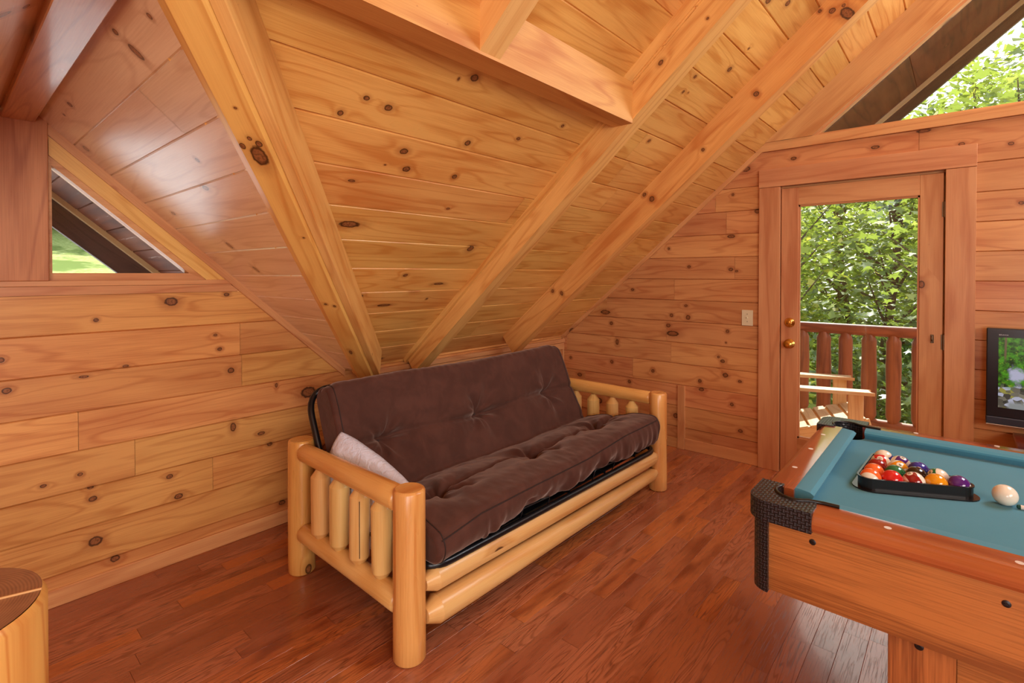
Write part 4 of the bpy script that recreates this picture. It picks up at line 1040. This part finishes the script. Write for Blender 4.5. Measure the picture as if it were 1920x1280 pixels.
layout = [(0, 0, 13, cam(-.1, -.45, .85), cam(-.85, .5, -.1)), (0, 1, 3, cam(1, 0, 0), H_), (0, 2, 15, cam(-.8, -.5, .15), cam(.3, -.75, -.5)), (0, 3, 1, cam(1, 0, 0), H_), (0, 4, 4, cam(0, 1, 0), cam(.92, -.22, .30)),
          (1, 0, 5, cam(1, 0, 0), H_), (1, 1, 6, cam(1, 0, 0), H_), (1, 2, 8, cam(1, 0, 0), H_), (1, 3, 14, cam(.7, .45, .5), cam(-.75, .35, .4)),
          (2, 0, 7, cam(1, 0, 0), H_), (2, 1, 9, cam(.6, -.65, .3), cam(.2, .5, .8)), (2, 2, 2, cam(1, 0, 0), cam(0, .15, .95)),
          (3, 0, 11, cam(-.9, -.2, .1), cam(.1, .55, .82)), (3, 1, 12, cam(.85, -.35, .15), cam(.1, .85, .5)), (4, 0, 10, cam(-.15, .8, .5), cam(-.9, -.2, .1))]
names = {13: 'orange striped ball at the left end of the front row in the rack', 3: 'solid red ball second from left in the front row of the rack', 15: 'maroon striped ball in the middle of the front row of the rack', 1: 'solid yellow ball second from right in the front row of the rack', 4: 'solid purple ball at the right end of the front row in the rack',
         5: 'solid orange ball just behind the orange striped one in the rack', 6: 'solid green ball behind the red and maroon striped ones in the rack', 8: 'black ball in the middle of the rack', 14: 'green striped ball with much white showing, at the right of the second row',
         7: 'solid maroon ball in the third row, along the left side of the rack', 9: 'yellow striped ball numbered 9 in the third row of the rack', 2: 'solid blue ball at the right end of the third row of the rack',
         11: 'red striped ball numbered 11, along the left side of the rack', 12: 'purple striped ball in the fourth row, right of the one numbered 11', 10: 'blue striped ball at the far tip of the rack, white cap upwards'}
for (r_, i_, num, ax, nd) in layout:
    me = sphere_mesh('billiard_ball', RB, ballm[num]); o = bpy.data.objects.new('billiard_ball', me); COL.objects.link(o)
    xx_ = (nd-ax*nd.dot(ax)).normalized(); yy_ = ax.cross(xx_)
    o.matrix_world = Matrix.Translation(bp(r_, i_)) @ Matrix((xx_, yy_, ax)).transposed().to_4x4()
    tag(o, names[num], 'billiard ball', 'billiard balls racked on the pool table')
    for sgn in (1, -1):
        tx = bpy.data.objects.new('number', number_mesh(str(num)).copy()); COL.objects.link(tx); tx.parent = o
        # text plane: normal = local +X * sgn
        n_ = Vector((sgn, 0, 0)); t_ = Vector((0, sgn, 0)); b_ = n_.cross(t_)
        tx.matrix_local = Matrix.Translation(n_*(RB-.0002)) @ Matrix((t_, b_, n_)).transposed().to_4x4()
o = bpy.data.objects.new('cue_ball', sphere_mesh('cue_ball', RB, plain('aged ivory', (238, 232, 214), .14, coat=.4))); COL.objects.link(o); o.location = (2.008, -.094, ZC)
tag(o, 'plain off-white cue ball right of the rack on the teal cloth', 'billiard ball')
# cue lying along the table, tip towards the cue ball
root = empty('pool_cue', (1.999, -.121, ZB), label='pool cue with a white ferrule and green chalked tip, just right of the cue ball', cat='pool cue')
dc = (Vector((2.08, -1.42, .787))-Vector((1.999, -.119, ZB+.0068))).normalized(); ca = Vector((1.999, -.119, ZB+.0068))
mb = MB(); mb.sweep([ca+dc*.030, ca+dc*.6, ca+dc*1.30], [.0060, .0085, .0125], 20); mb.build('shaft', pine('maple shaft', (226, 196, 150), (206, 170, 118), (), 0, .25), root)
mb = MB(); mb.sweep([ca+dc*.006, ca+dc*.030], [.0061, .0061], 20); mb.build('ferrule', M_PEARL, root)
mb = MB(); mb.sweep([ca-dc*.002, ca, ca+dc*.0062], [.003, .0056, .0062], 20); mb.build('tip', plain('chalked green tip', (18, 72, 60), .8), root)

# ================================================================== TV AND ITS STAND
def tv_mat():
    t = NT('screen picture of a woodland stream'); uv = t.uv('flat'); x, y, _ = t.xyz(uv)     # metres: x from the left edge, y from the bottom
    n1 = t.noise(t.comb(x, y), 30., 4., .6); n2 = t.noise(t.comb(x, y, 3.), 75., 3., .6)
    vo = t.n('TexVoronoi', i_Vector=t.comb(t.m('MULTIPLY', x, 40.), t.m('MULTIPLY', y, 60.)), i_Scale=1.); vc = vo.outputs['Color']; vr, vg, vb_ = t.xyz(vc)
    green = t.mix(t.ss(n1, .35, .68), (.004, .03, .004, 1), (.10, .42, .015, 1)); green = t.mix(t.ss(n2, .55, .75), green, (.36, .55, .03, 1))
    trunk = t.m('MULTIPLY', t.ss(t.m('ABSOLUTE', t.m('SUBTRACT', x, t.m('ADD', .022, t.m('MULTIPLY', y, .02)))), .006, .003), t.ss(y, .24, .3)); green = t.mix(trunk, green, (.20, .13, .06, 1))
    rock = t.mix(vr, (.012, .012, .014, 1), (.30, .27, .20, 1)); rock = t.mix(t.ss(vg, .75, .8), rock, (.42, .38, .08, 1)); rock = t.mix(t.ss(vb_, .72, .8), rock, (.62, .62, .78, 1))
    c = t.mix(t.ss(t.m('ADD', y, t.m('MULTIPLY', n1, .05)), .165, .125), green, rock)
    fall = t.v('LENGTH', t.comb(t.m('MULTIPLY', t.m('SUBTRACT', x, .075), 1.), t.m('MULTIPLY', t.m('SUBTRACT', y, .185), .8)))
    c = t.mix(t.ss(t.m('ADD', fall, t.m('MULTIPLY', n1, .07)), .078, .052), c, (.62, .62, .82, 1))
    wat = t.m('MULTIPLY', t.ss(y, .05, .02), t.ss(x, .03, .05)); c = t.mix(wat, c, (.36, .38, .38, 1))
    c = t.mix(t.m('MULTIPLY', t.ss(x, .33, .45), 0.), c, c)
    b = t.pbr((0.01, 0.01, 0.01, 1), .2, emit=c, es=.6); return t.mat
tvx, ty0, ty1, tz0, tz1 = 3.945, -.103, -.90, .575, 1.117
root = empty('television', (tvx+.03, (ty0+ty1)/2, .532), label='black flat television showing a woodland stream, on the dark cabinet by the door', cat='television')
mb = MB(); mb.box((tvx, ty1, tz0+.045), (tvx+.05, ty0, tz1), 1, bev=.004)
mb.box((tvx+.05, ty1+.1, tz0+.08), (tvx+.075, ty0-.1, tz1-.08), 1, bev=.01); mb.build('case', plain('dark tv frame', (28, 26, 32), .25), root)
mb = MB(); sy0, sy1, sz0, sz1 = -.152, -.852, .676, 1.068
mb.face([(tvx-.0012, sy0, sz0), (tvx-.0012, sy1, sz0), (tvx-.0012, sy1, sz1), (tvx-.0012, sy0, sz1)][::-1], [(0, 0), (.7, 0), (.7, .39), (0, .39)][::-1])
mb.face([(tvx+.001, sy0, sz0), (tvx+.001, sy1, sz0), (tvx+.001, sy1, sz1), (tvx+.001, sy0, sz1)], [(0, 0), (.7, 0), (.7, .39), (0, .39)])
mb.build('screen', tv_mat(), root)
mb = MB(); mb.box((tvx-.006, ty1, tz0+.004), (tvx+.05, ty0+.001, tz0+.046), 1, bev=.004); mb.build('speaker_bar', plain('slate speaker grille', (44, 48, 62), .4), root)
mb = MB(); mb.box((tvx-.008, ty1, tz0), (tvx+.045, ty0+.001, tz0+.005), 1, bev=.001); mb.build('silver_edge', plain('silver edge', (206, 196, 188), .25, .7), root)
mb = MB(); mb.box((tvx-.05, -.66, .532), (tvx+.085, -.34, .540), 1, bev=.003); mb.box((tvx+.01, -.55, .538), (tvx+.035, -.45, .60), 2, bev=.003); mb.build('foot', M_BLKP, root)
cu = bpy.data.curves.new('lettering', 'FONT'); cu.body = 'BRAVIA'; cu.size = .0105; cu.extrude = .0002; cu.align_x = 'LEFT'; cu.materials.append(plain('silver lettering', (200, 204, 210), .4)); cu.space_character = 1.15
tx = bpy.data.objects.new('lettering', text_mesh(cu)); COL.objects.link(tx); tx.parent = root; tx.matrix_parent_inverse = Matrix.Translation(-root.location)
tx.matrix_world = Matrix.Translation((tvx-.0009, -.153, 1.078)) @ Matrix(((0, 0, -1), (-1, 0, 0), (0, 1, 0))).to_4x4()
root = empty('tv_cabinet', (3.86, -.62, 0), label='low dark cherry cabinet under the television', cat='cabinet')
M_CH = pine('dark cherry', (122, 50, 34), (86, 32, 22), (), 0, .2, tone=.03, ring=3, coat=.5)
mb = MB(); mb.box((3.62, -1.03, .505), (XR-.015, -.215, .531), 1, bev=.004); mb.build('top', M_CH, root)
mb = MB(); mb.box((3.64, -1.01, .05), (XR-.02, -.235, .505), 1, bev=.002); mb.build('body', M_CH, root)
for ya in (-.62, -1.0):
    mb = MB(); mb.box((3.625, ya, .08), (3.64, ya+.37, .49), 2, bev=.002); d = mb.build('door', M_CH, root)
    mb = MB(); lathe(mb, (3.625, ya+(.33 if ya < -.8 else .04), .3), (-1, 0, 0), [(0, .006), (.012, .006), (.02, .013), (.026, .012), (.03, 0)], 16); mb.build('knob', M_BRASS, d)
for xx_ in (3.66, 3.97):
    for yy in (-.99, -.27):
        mb = MB(); mb.box((xx_, yy, 0), (xx_+.04, yy+.04, .05), 2); mb.build('foot', M_CH, root)

# switch by the door
root = empty('light_switch', (XR-.003, 1.208, 1.093), label='ivory light switch plate left of the door frame', cat='light switch')
mb = MB(); mb.box((XR-.007, 1.169, 1.035), (XR+.001, 1.248, 1.152), 2, bev=.002); mb.build('plate', M_IVORY, root)
mb = MB(); mb.obox((XR-.011, 1.2085, 1.096), (1, 0, .35), (0, 1, 0), (-.35, 0, 1), (.009, .0045, .0045), 2, bev=.001); mb.build('toggle', M_IVORY, root)
for zz in (1.066, 1.122):
    mb = MB(); lathe(mb, (XR-.007, 1.2085, zz), (-1, 0, 0), [(0, .003), (.001, .0025), (.0013, 0)], 10); mb.build('screw', M_STEEL, root)
# ================================================================== ROOF OUTSIDE, DECK, CHAIR
mb = MB()      # soffit boards under the door-side overhang
for (ya, yb) in ((YW+.3, RIDGE_Y),):
    boards(mb, [(XR+.12, -.3), (5.60, -.3), (5.60, sl(RIDGE_Y)), (XR+.12, sl(RIDGE_Y))], (0, YW, K1-.02), U1, V1, N1, .003, 1.7, .004, .005, (6, 7), seed=51)
tag(mb.build('roof_soffit', M_SOFFIT), 'brown board underside of the roof overhang seen through the gable glass', 'roof overhang')
mb = MB(); q = [(-.3, -.002), (sl(RIDGE_Y), -.002), (sl(RIDGE_Y), .030), (-.3, .030)]
mb.prism(q, (5.585, YW, K1-.02), V1, N1, (1, 0, 0), 0, .035); tag(mb.build('drip_edge', M_PALE), 'pale strip along the outer edge of the roof overhang beyond the gable glass', 'roof trim')
mb = MB(); q = [(-.3, -.05), (sl(RIDGE_Y), -.05), (sl(RIDGE_Y), .105), (-.3, .105)]
mb.prism(q, (5.622, YW, K1-.02), V1, N1, (1, 0, 0), 0, .04); tag(mb.build('fascia_board', M_FASCIA), 'dark fascia board of the overhang outside the gable glass', 'fascia board')
mb = MB(); mb.prism([(YW+.4, z1(YW+.4)+.14), (RIDGE_Y, z1(RIDGE_Y)+.14), (-5.7, z1(YW+.4)+.14), (-5.7, z1(YW+.4)+.22), (RIDGE_Y, z1(RIDGE_Y)+.26), (YW+.4, z1(YW+.4)+.22)], (0, 0, 0), (0, 1, 0), (0, 0, 1), (1, 0, 0), 1.75, 5.66)
mb.prism([(HY+.4, z1(HY+.4)+.14), (RIDGE_Y, z1(RIDGE_Y)+.14), (-5.7, z1(YW+.4)+.14), (-5.7, z1(YW+.4)+.22), (RIDGE_Y, z1(RIDGE_Y)+.26), (HY+.4, z1(HY+.4)+.22)], (0, 0, 0), (0, 1, 0), (0, 0, 1), (1, 0, 0), -2.7, 1.75)
o = mb.build('roof', M_FASCIA); o['kind'] = 'structure'
# dormer overhang outside window_1
mb = MB()
boards(mb, [(YW+.10, sb(1.9)), (3.72, sb(1.9)), (3.72, sb(DORM_X)), (YW+.10, sb(DORM_X))], (X0, 0, K1-.085), (0, 1, 0), (-1/Q2, 0, S2/Q2), (-S2/Q2, 0, -1/Q2), .033, .169, .004, .006, (3, 4), seed=52)
tag(mb.build('roof_soffit', M_SOFFIT), 'weathered soffit boards outside the triangular window', 'roof overhang')
def rk2(name, d0, d1, y0, y1, mat, lab, cat):
    mb = MB(); rake2(mb, d0, d1, DORM_X, 2.1, y0, y1); return tag(mb.build(name, mat), lab, cat)
rk2('drip_edge', .08, .118, 3.70, 3.74, M_PALE, 'pale sloping strip behind the glass of the triangular window', 'roof trim')
rk2('fascia_board', .10, .268, 3.742, 3.785, M_FASCIA, 'dark sloping fascia board outside the triangular window', 'fascia board')
mb = MB(); rake2(mb, -.06, -.0, DORM_X, 2.1, YW+.1, 3.8); o = mb.build('roof', M_FASCIA); o['kind'] = 'structure'
mb = MB(); mb.prism([(2*DORM_X-2.1, z2(2.1)+.06), (DORM_X, z2(DORM_X)+.06), (DORM_X, z2(DORM_X)+.0), (2*DORM_X-2.1, z2(2.1)+.0)], (0, 0, 0), (1, 0, 0), (0, 0, 1), (0, 1, 0), YW+.1, 3.8); o = mb.build('roof', M_FASCIA); o['kind'] = 'structure'
# walls outside so daylight only enters by the windows
mb = MB(); mb.box((-2.6, YW+.06, -3), (XR+.1, YW+.09, 1.39), 0)
mb.box((XR+.06, 1.02, -3), (XR+.09, YW+.09, .95), 2); mb.prism([(1.02, .9), (YW+.05, .9), (YW+.05, .9), (1.02, 2.37)], (XR+.06, 0, 0), (0, 1, 0), (0, 0, 1), (1, 0, 0), 0, .03); mb.box((XR+.06, -5.4, -3), (XR+.09, .05, 2.37), 2); mb.box((XR+.06, .05, 2.06), (XR+.09, 1.05, 2.37), 2); mb.box((XR+.06, .05, -3), (XR+.09, 1.05, -.02), 2)
o = mb.build('wall_outside', M_OUTW); o['kind'] = 'structure'
# deck
mb = MB(); boards(mb, [(-4.5, 4.16), (3.2, 4.16), (3.2, 5.56), (-4.5, 5.56)], (0, 0, -.03), (0, 1, 0), (1, 0, 0), (0, 0, 1), 4.16, .14, .004, .006, (3, 4.5), .002, 61)
o = mb.build('deck', M_CHAIR); o['kind'] = 'structure'
RX = 5.40
root = empty('deck_railing', (RX, -.6, -.03), label='reddish brown log railing along the deck outside the door', cat='railing')
def olog(name, a, b, r, cone=0., mat=M_OUTW, par=None):
    a, b = Vector(a), Vector(b); L = (b-a).length; d = (b-a)/L; ph = rng.random()*6
    ss_ = [0, .005]+([cone, cone+.012] if cone else [])+[L*k/6 for k in range(1, 6)]+([L-cone-.012, L-cone] if cone else [])+[L-.005, L]
    rr = ([.55, .6, .96, 1] if cone else [.9, 1])+[1+.05*math.sin(ph+k*1.7) for k in range(5)]+([1, .96, .6, .55] if cone else [1, .9])
    mb = MB(); mb.sweep([a+d*s for s in ss_], [r*q for q in rr], 18, True, squash=lambda i, t: 1+.04*math.sin(2*t+ph)); return mb.build(name, mat, par)
olog('top_rail', (RX, -4.4, .930), (RX, 3.1, .930), .048, par=root); olog('bottom_rail', (RX, -4.4, .115), (RX, 3.1, .115), .05, par=root)
k = 0; y = 3.0
ys_ = [1.125, .952, .783, .610, .437, .268]
while ys_[-1] > -4.3: ys_.append(ys_[-1]-.17)
yy = 1.125
while yy < 2.9: yy += .17; ys_.append(yy)
for y in ys_:
    olog('spindle', (RX, y, .14), (RX, y, .905), rng.uniform(.048, .056), cone=.055, par=root)
# adirondack chair
fwd = Vector((.335, -.942, 0)); acr = Vector((.942, .335, 0)); O_ = Vector((4.735, .615, -.024))
def cw(a, f, z): return O_+acr*a+fwd*f+Vector((0, 0, z))
root = empty('deck_chair', O_, label='pale cedar armchair with wide slatted seat on the deck outside the door', cat='chair')
def slab(name, c, X, Y, Z, h, bev=.004, g=0):
    mb = MB(); mb.obox(c, X, Y, Z, h, g, bev=bev); return mb.build(name, M_CHAIR, root)
ZZ = Vector((0, 0, 1))
for sx in (-1, 1):
    mb = MB(); P = [(-.055, .02), (-.04, .0), (.04, .0), (.055, .02), (.055, -.35), (.03, -.72), (-.055, -.72)]
    a0 = sx*.29
    mb.prism([(p[0]*sx, p[1]) for p in P], cw(a0, .02, .575), acr, fwd, ZZ, 0, .024, False); mb.build('armrest', M_CHAIR, root)
    slab('front_leg', cw(sx*.265, -.06, .288), fwd, acr, ZZ, (.048, .012, .287), g=2)
    tilt = math.atan2(.20, .75)
    ff = (fwd*math.cos(tilt)+ZZ*math.sin(tilt)).normalized(); zz = acr.cross(ff) if acr.cross(ff).z > 0 else -acr.cross(ff)
    slab('side_board', cw(sx*.24, -.36, .225), ff, acr, zz, (.42, .012, .06), g=0)
    slab('rear_support', cw(sx*.245, -.60, .34), fwd, acr, ZZ, (.035, .010, .235), g=2)
for k in range(6):
    s = -.03-k*.092; slab('seat_slat', cw(0, s, .385+s*.27), acr, ff, zz, (.262, .040, .009), g=0)
bt = R(24); up_ = (ZZ*math.cos(bt)-fwd*math.sin(bt)).normalized(); bn = (fwd*math.cos(bt)+ZZ*math.sin(bt)).normalized()
for k in range(5):
    a = (k-2)*.094; hh = .40-.02*abs(k-2)**1.6
    slab('back_slat', cw(a, -.53, .22)+up_*(hh), acr, bn, up_, (.041, .009, hh), g=2)
slab('back_rail', cw(0, -.565, .27), acr, bn, up_, (.24, .010, .035)); slab('back_rail', cw(0, -.735, .64), acr, bn, up_, (.25, .010, .03))

# ================================================================== GROUND AND TREES
def ground_mat():
    t = NT('lawn'); g = t.n('NewGeometry'); p = g.outputs['Position']
    n = t.noise(p, .35, 4., .6); n2 = t.noise(p, 6., 4., .7)
    c = t.mix(t.ss(n2, .3, .7), (*lin(150, 168, 90), 1), (*lin(200, 208, 140), 1)); c = t.mix(t.ss(n, .5, .6), c, (*lin(120, 140, 76), 1))
    px, py, pz = t.xyz(p); c = t.mix(t.m('MULTIPLY', t.ss(py, 22., 19.), t.ss(px, 13., 11.)), c, (*lin(222, 222, 226), 1))  # unseen pale ground near the house, added to whiten the dormer ceiling reflection
    t.pbr(c, .95, spec=.1); return t.mat
NG = 90
gx = np.linspace(-60, 80, NG); gy = np.linspace(-60, 80, NG)
def gh(x, y):
    h = -3.2+np.clip((y-6)/30, 0, 2)*6.2+0*x
    return h-np.clip((x-8)/30, 0, 2)*3.*np.clip((14-y)/12, 0, 1)+.25*math.sin(x*.3)*math.cos(y*.27)
vs = [(x, y, float(gh(x, y))) for y in gy for x in gx]
fs = [(j*NG+i, j*NG+i+1, (j+1)*NG+i+1, (j+1)*NG+i) for j in range(NG-1) for i in range(NG-1)]
me = bpy.data.meshes.new('ground'); me.from_pydata(vs, [], fs); me.materials.append(ground_mat()); me.polygons.foreach_set('use_smooth', [True]*len(fs))
o = bpy.data.objects.new('ground', me); COL.objects.link(o); o['kind'] = 'structure'
def leaf_mat(name, a, b, c):
    t = NT(name); g = t.n('NewGeometry'); r = g.outputs['Random Per Island']
    col = t.mix(t.ss(r, .0, .6), (*lin(*a), 1), (*lin(*b), 1)); col = t.mix(t.ss(r, .8, 1.), col, (*lin(*c), 1))
    d = t.n('BsdfDiffuse', i_Color=col); tr = t.n('BsdfTranslucent', i_Color=t.mix(.5, col, (*lin(200, 222, 60), 1))); gl = t.n('BsdfGlossy'); gl.inputs['Roughness'].default_value = .35
    m1 = t.n('MixShader'); t.put(m1.inputs[0], .5); t.put(m1.inputs[1], d.outputs[0]); t.put(m1.inputs[2], tr.outputs[0])
    m2 = t.n('MixShader'); t.put(m2.inputs[0], .07); t.put(m2.inputs[1], m1.outputs[0]); t.put(m2.inputs[2], gl.outputs[0])
    t.t.links.new(m2.outputs[0], t.out.inputs[0]); return t.mat
LM = [leaf_mat('maple leaves', (74, 98, 68), (120, 142, 88), (186, 192, 118)), leaf_mat('light leaves', (104, 128, 70), (168, 182, 98), (226, 210, 104)), leaf_mat('deep leaves', (54, 78, 56), (96, 120, 78), (154, 170, 104))]
M_BARK = pine('grey bark', (112, 98, 84), (66, 54, 46), (), 0, .9, ring=14, streak=.4)
star = [(0, -.5), (.12, -.2), (.42, -.32), (.30, -.02), (.5, .18), (.2, .16), (0, .55), (-.2, .16), (-.5, .18), (-.30, -.02), (-.42, -.32), (-.12, -.2)]
dia = [(0, -.55), (.34, -.05), (0, .6), (-.34, -.05)]
def foliage(seed, centers, per, spread, size, shape, flat=.55):
    r_ = np.random.RandomState(seed); n = len(centers)*per
    c = np.repeat(np.array(centers), per, 0)+r_.randn(n, 3)*np.array([spread, spread, spread*flat])
    k = len(shape); sh = np.array(shape)
    nz = np.stack([r_.randn(n)*.55, r_.randn(n)*.55, np.ones(n)], 1); nz /= np.linalg.norm(nz, axis=1)[:, None]
    a = r_.rand(n)*6.283; t0 = np.stack([np.cos(a), np.sin(a), np.zeros(n)], 1); t0 -= nz*(t0*nz).sum(1)[:, None]; t0 /= np.linalg.norm(t0, axis=1)[:, None]
    b0 = np.cross(nz, t0); s = size*(.6+.8*r_.rand(n))
    v = c[:, None, :]+s[:, None, None]*(sh[None, :, 0, None]*t0[:, None, :]+sh[None, :, 1, None]*b0[:, None, :])
    v[:, :, 2] -= (np.abs(sh[:, 0])[None, :]*s[:, None])*.25
    return v.reshape(-1, 3), n, k
def leaf_object(name, vkn, mat, parent):
    v, n, k = vkn; me = bpy.data.meshes.new(name); me.vertices.add(len(v)); me.vertices.foreach_set('co', v.astype(np.float32).ravel())
    me.loops.add(n*k); me.loops.foreach_set('vertex_index', np.arange(n*k, dtype=np.int32)); me.polygons.add(n)
    me.polygons.foreach_set('loop_start', np.arange(0, n*k, k, dtype=np.int32)); me.polygons.foreach_set('loop_total', np.full(n, k, dtype=np.int32)); me.update(calc_edges=True)
    me.materials.append(mat); o = bpy.data.objects.new(name, me); COL.objects.link(o); o.parent = parent; o.matrix_parent_inverse = Matrix.Translation(-parent.location); return o
def tree(x, y, h, tr, cr, ncl, per, size, mat, seed, label, group, shape=dia, low=.25, name='tree'):
    z0 = float(gh(x, y)); r_ = random.Random(seed); root = empty(name, (x, y, z0), label=label, cat='tree', group=group)
    lean = (r_.uniform(-.04, .04), r_.uniform(-.04, .04)); mb = MB()
    tp = [Vector((x+lean[0]*h*k/6+.1*math.sin(k+seed), y+lean[1]*h*k/6+.1*math.cos(k*1.3+seed), z0-.3+(h*.95+.3)*k/6)) for k in range(7)]
    mb.sweep(tp, [tr*(1-.13*k) for k in range(7)], 10, False)
    cen = []
    for i in range(ncl):
        f = low+(1-low)*r_.random()**.9; a = r_.random()*6.283; rr = cr*math.sqrt(r_.random())*math.sin(math.pi*min(max((f-low)/(1-low)*.85+.12, 0), 1))
        cpt = Vector((x+lean[0]*h*f+rr*math.cos(a), y+lean[1]*h*f+rr*math.sin(a), z0+h*f)); cen.append(tuple(cpt))
        if i % 3 == 0:
            b0 = tp[0].lerp(tp[6], max(f-.12, .1)); mb.sweep([b0, b0.lerp(cpt, .5)+Vector((0, 0, -.1)), cpt], [tr*.28, tr*.16, tr*.05], 6, False)
    mb.build('trunk', M_BARK, root); leaf_object('foliage', foliage(seed, cen, per, cr*.17+.12, size, shape), mat, root); return root
G1 = 'trees in the wood beyond the deck railing'
lab = {'maple': 'big-leaved maple closest to the deck railing', 'mid': 'tall light green tree in the sunlit wood beyond the deck', 'far': 'distant tree in the wood beyond the deck', 'bush': 'leafy undergrowth shrub below the deck railing'}
tree(9.8, -.6, 7.4, .13, 1.9, 70, 34, .155, LM[0], 3, lab['maple'], None, star, .28)
sp = [(12.5, 3.4, 9, 1), (13, -2.2, 10, 0), (14.5, 1.4, 8.5, 2), (16, 4.6, 9.5, 1), (17, -.6, 11, 1), (19, 2.6, 9.5, 2), (16.5, -5, 12, 0), (20.5, 6.2, 10, 1)]
for i, (x, y, h, m) in enumerate(sp): tree(x, y, h, .15, 2.3, 95, 42, .17, LM[m], 20+i, lab['mid'], G1, dia, .2)
for i, (x, y, h, m) in enumerate([(24, -8, 15, 2), (24, -3.4, 14.5, 0), (25, .6, 12.5, 2), (26, 4.2, 12, 1), (27, 8.4, 12, 2), (30, 12, 13, 1), (30, -12, 16, 1), (33, 2, 14, 2), (34, 6.5, 14, 1), (21, -12, 14, 0)]): tree(x, y, h, .2, 3.2, 80, 46, .30, LM[m], 60+i, lab['far'], 'distant trees beyond the deck', dia, .08)
for i, (x, y, h, m) in enumerate([(8.6, 2.3, 3.2, 1), (9.5, 3.9, 3.3, 0), (10.8, 1.6, 3.6, 2), (11.6, -1.8, 3.6, 0), (12.2, 2.9, 3.8, 1), (8.8, -1.6, 3.0, 2), (15, 2.6, 4.4, 1), (14.4, .2, 4.2, 2), (18, 3.9, 5, 1), (18.5, .8, 5, 0)]): tree(x, y, h, .04, 1.3, 60, 46, .13, LM[m], 90+i, lab['bush'], 'undergrowth below the deck', dia, .12, 'shrub')
for i, (x, y, h, m) in enumerate([(1.5, 40, 14, 1), (5.5, 42, 15, 0), (9.0, 41, 14, 2), (12.5, 43, 15, 1), (16, 42, 14, 0), (-3, 42, 15, 2), (20, 44, 15, 1), (8, 47, 15, 1), (3, 48, 15, 0), (13, 49, 15, 2)]):
    tree(x, y, h, .30, 3.8, 110, 40, .42, LM[m], 120+i, 'tree at the edge of the lawn seen through the triangular window', 'trees behind the lawn', dia, .03)

# ================================================================== LIGHT AND CAMERA
w = bpy.data.worlds.new('sky'); SC.world = w; w.use_nodes = True; nt = w.node_tree; nt.nodes.clear()
bg = nt.nodes.new('ShaderNodeBackground'); wo = nt.nodes.new('ShaderNodeOutputWorld'); sk = nt.nodes.new('ShaderNodeTexSky')
sk.sky_type = 'NISHITA'; sk.sun_disc = False; sk.sun_elevation = R(44); sk.sun_rotation = R(70); sk.air_density = 1.4; sk.dust_density = 3.5; sk.ozone_density = .8
mixn = nt.nodes.new('ShaderNodeMix'); mixn.data_type = 'RGBA'; mixn.inputs[0].default_value = .45; nt.links.new(sk.outputs[0], mixn.inputs[6]); mixn.inputs[7].default_value = (8, 8.4, 9, 1)
nt.links.new(mixn.outputs[2], bg.inputs[0]); bg.inputs[1].default_value = SKY_STRENGTH; nt.links.new(bg.outputs[0], wo.inputs[0])
def sun(e, az, el, col):
    l = bpy.data.lights.new('sun', 'SUN'); l.energy = e; l.angle = R(.6); l.color = col; o = bpy.data.objects.new('sun', l); COL.objects.link(o)
    d = Vector((math.sin(az)*math.cos(el), math.cos(az)*math.cos(el), math.sin(el))); o.rotation_euler = d.to_track_quat('Z', 'Y').to_euler(); return o
sun(SUN_E, R(72), R(42), (1., .95, .86))
def area(name, loc, target, sx, sy, e, col):
    l = bpy.data.lights.new(name, 'AREA'); l.shape = 'RECTANGLE'; l.size = sx; l.size_y = sy; l.energy = e; l.color = col
    o = bpy.data.objects.new(name, l); COL.objects.link(o); o.location = loc; d = Vector(target)-Vector(loc); o.rotation_euler = d.to_track_quat('-Z', 'Z').to_euler(); return o
for a in AREAS: area(*a)
cd = bpy.data.cameras.new('camera'); cam_o = bpy.data.objects.new('camera', cd); COL.objects.link(cam_o)
cam_o.location = (0, 0, 1.42); cam_o.rotation_euler = (R(90-.667), 0, R(-48.62)); cd.sensor_width = 36; cd.lens = 18.0; cd.shift_y = -115/1920; cd.clip_start = .05; cd.clip_end = 300
SC.camera = cam_o
SC.cycles.max_bounces = 8; SC.cycles.diffuse_bounces = 4; SC.cycles.glossy_bounces = 3; SC.cycles.transparent_max_bounces = 8
SC.view_settings.view_transform = 'Standard'; SC.view_settings.look = 'None'; SC.view_settings.exposure = EXPOSURE; SC.view_settings.gamma = 1.0; SC.view_settings.use_curve_mapping = False
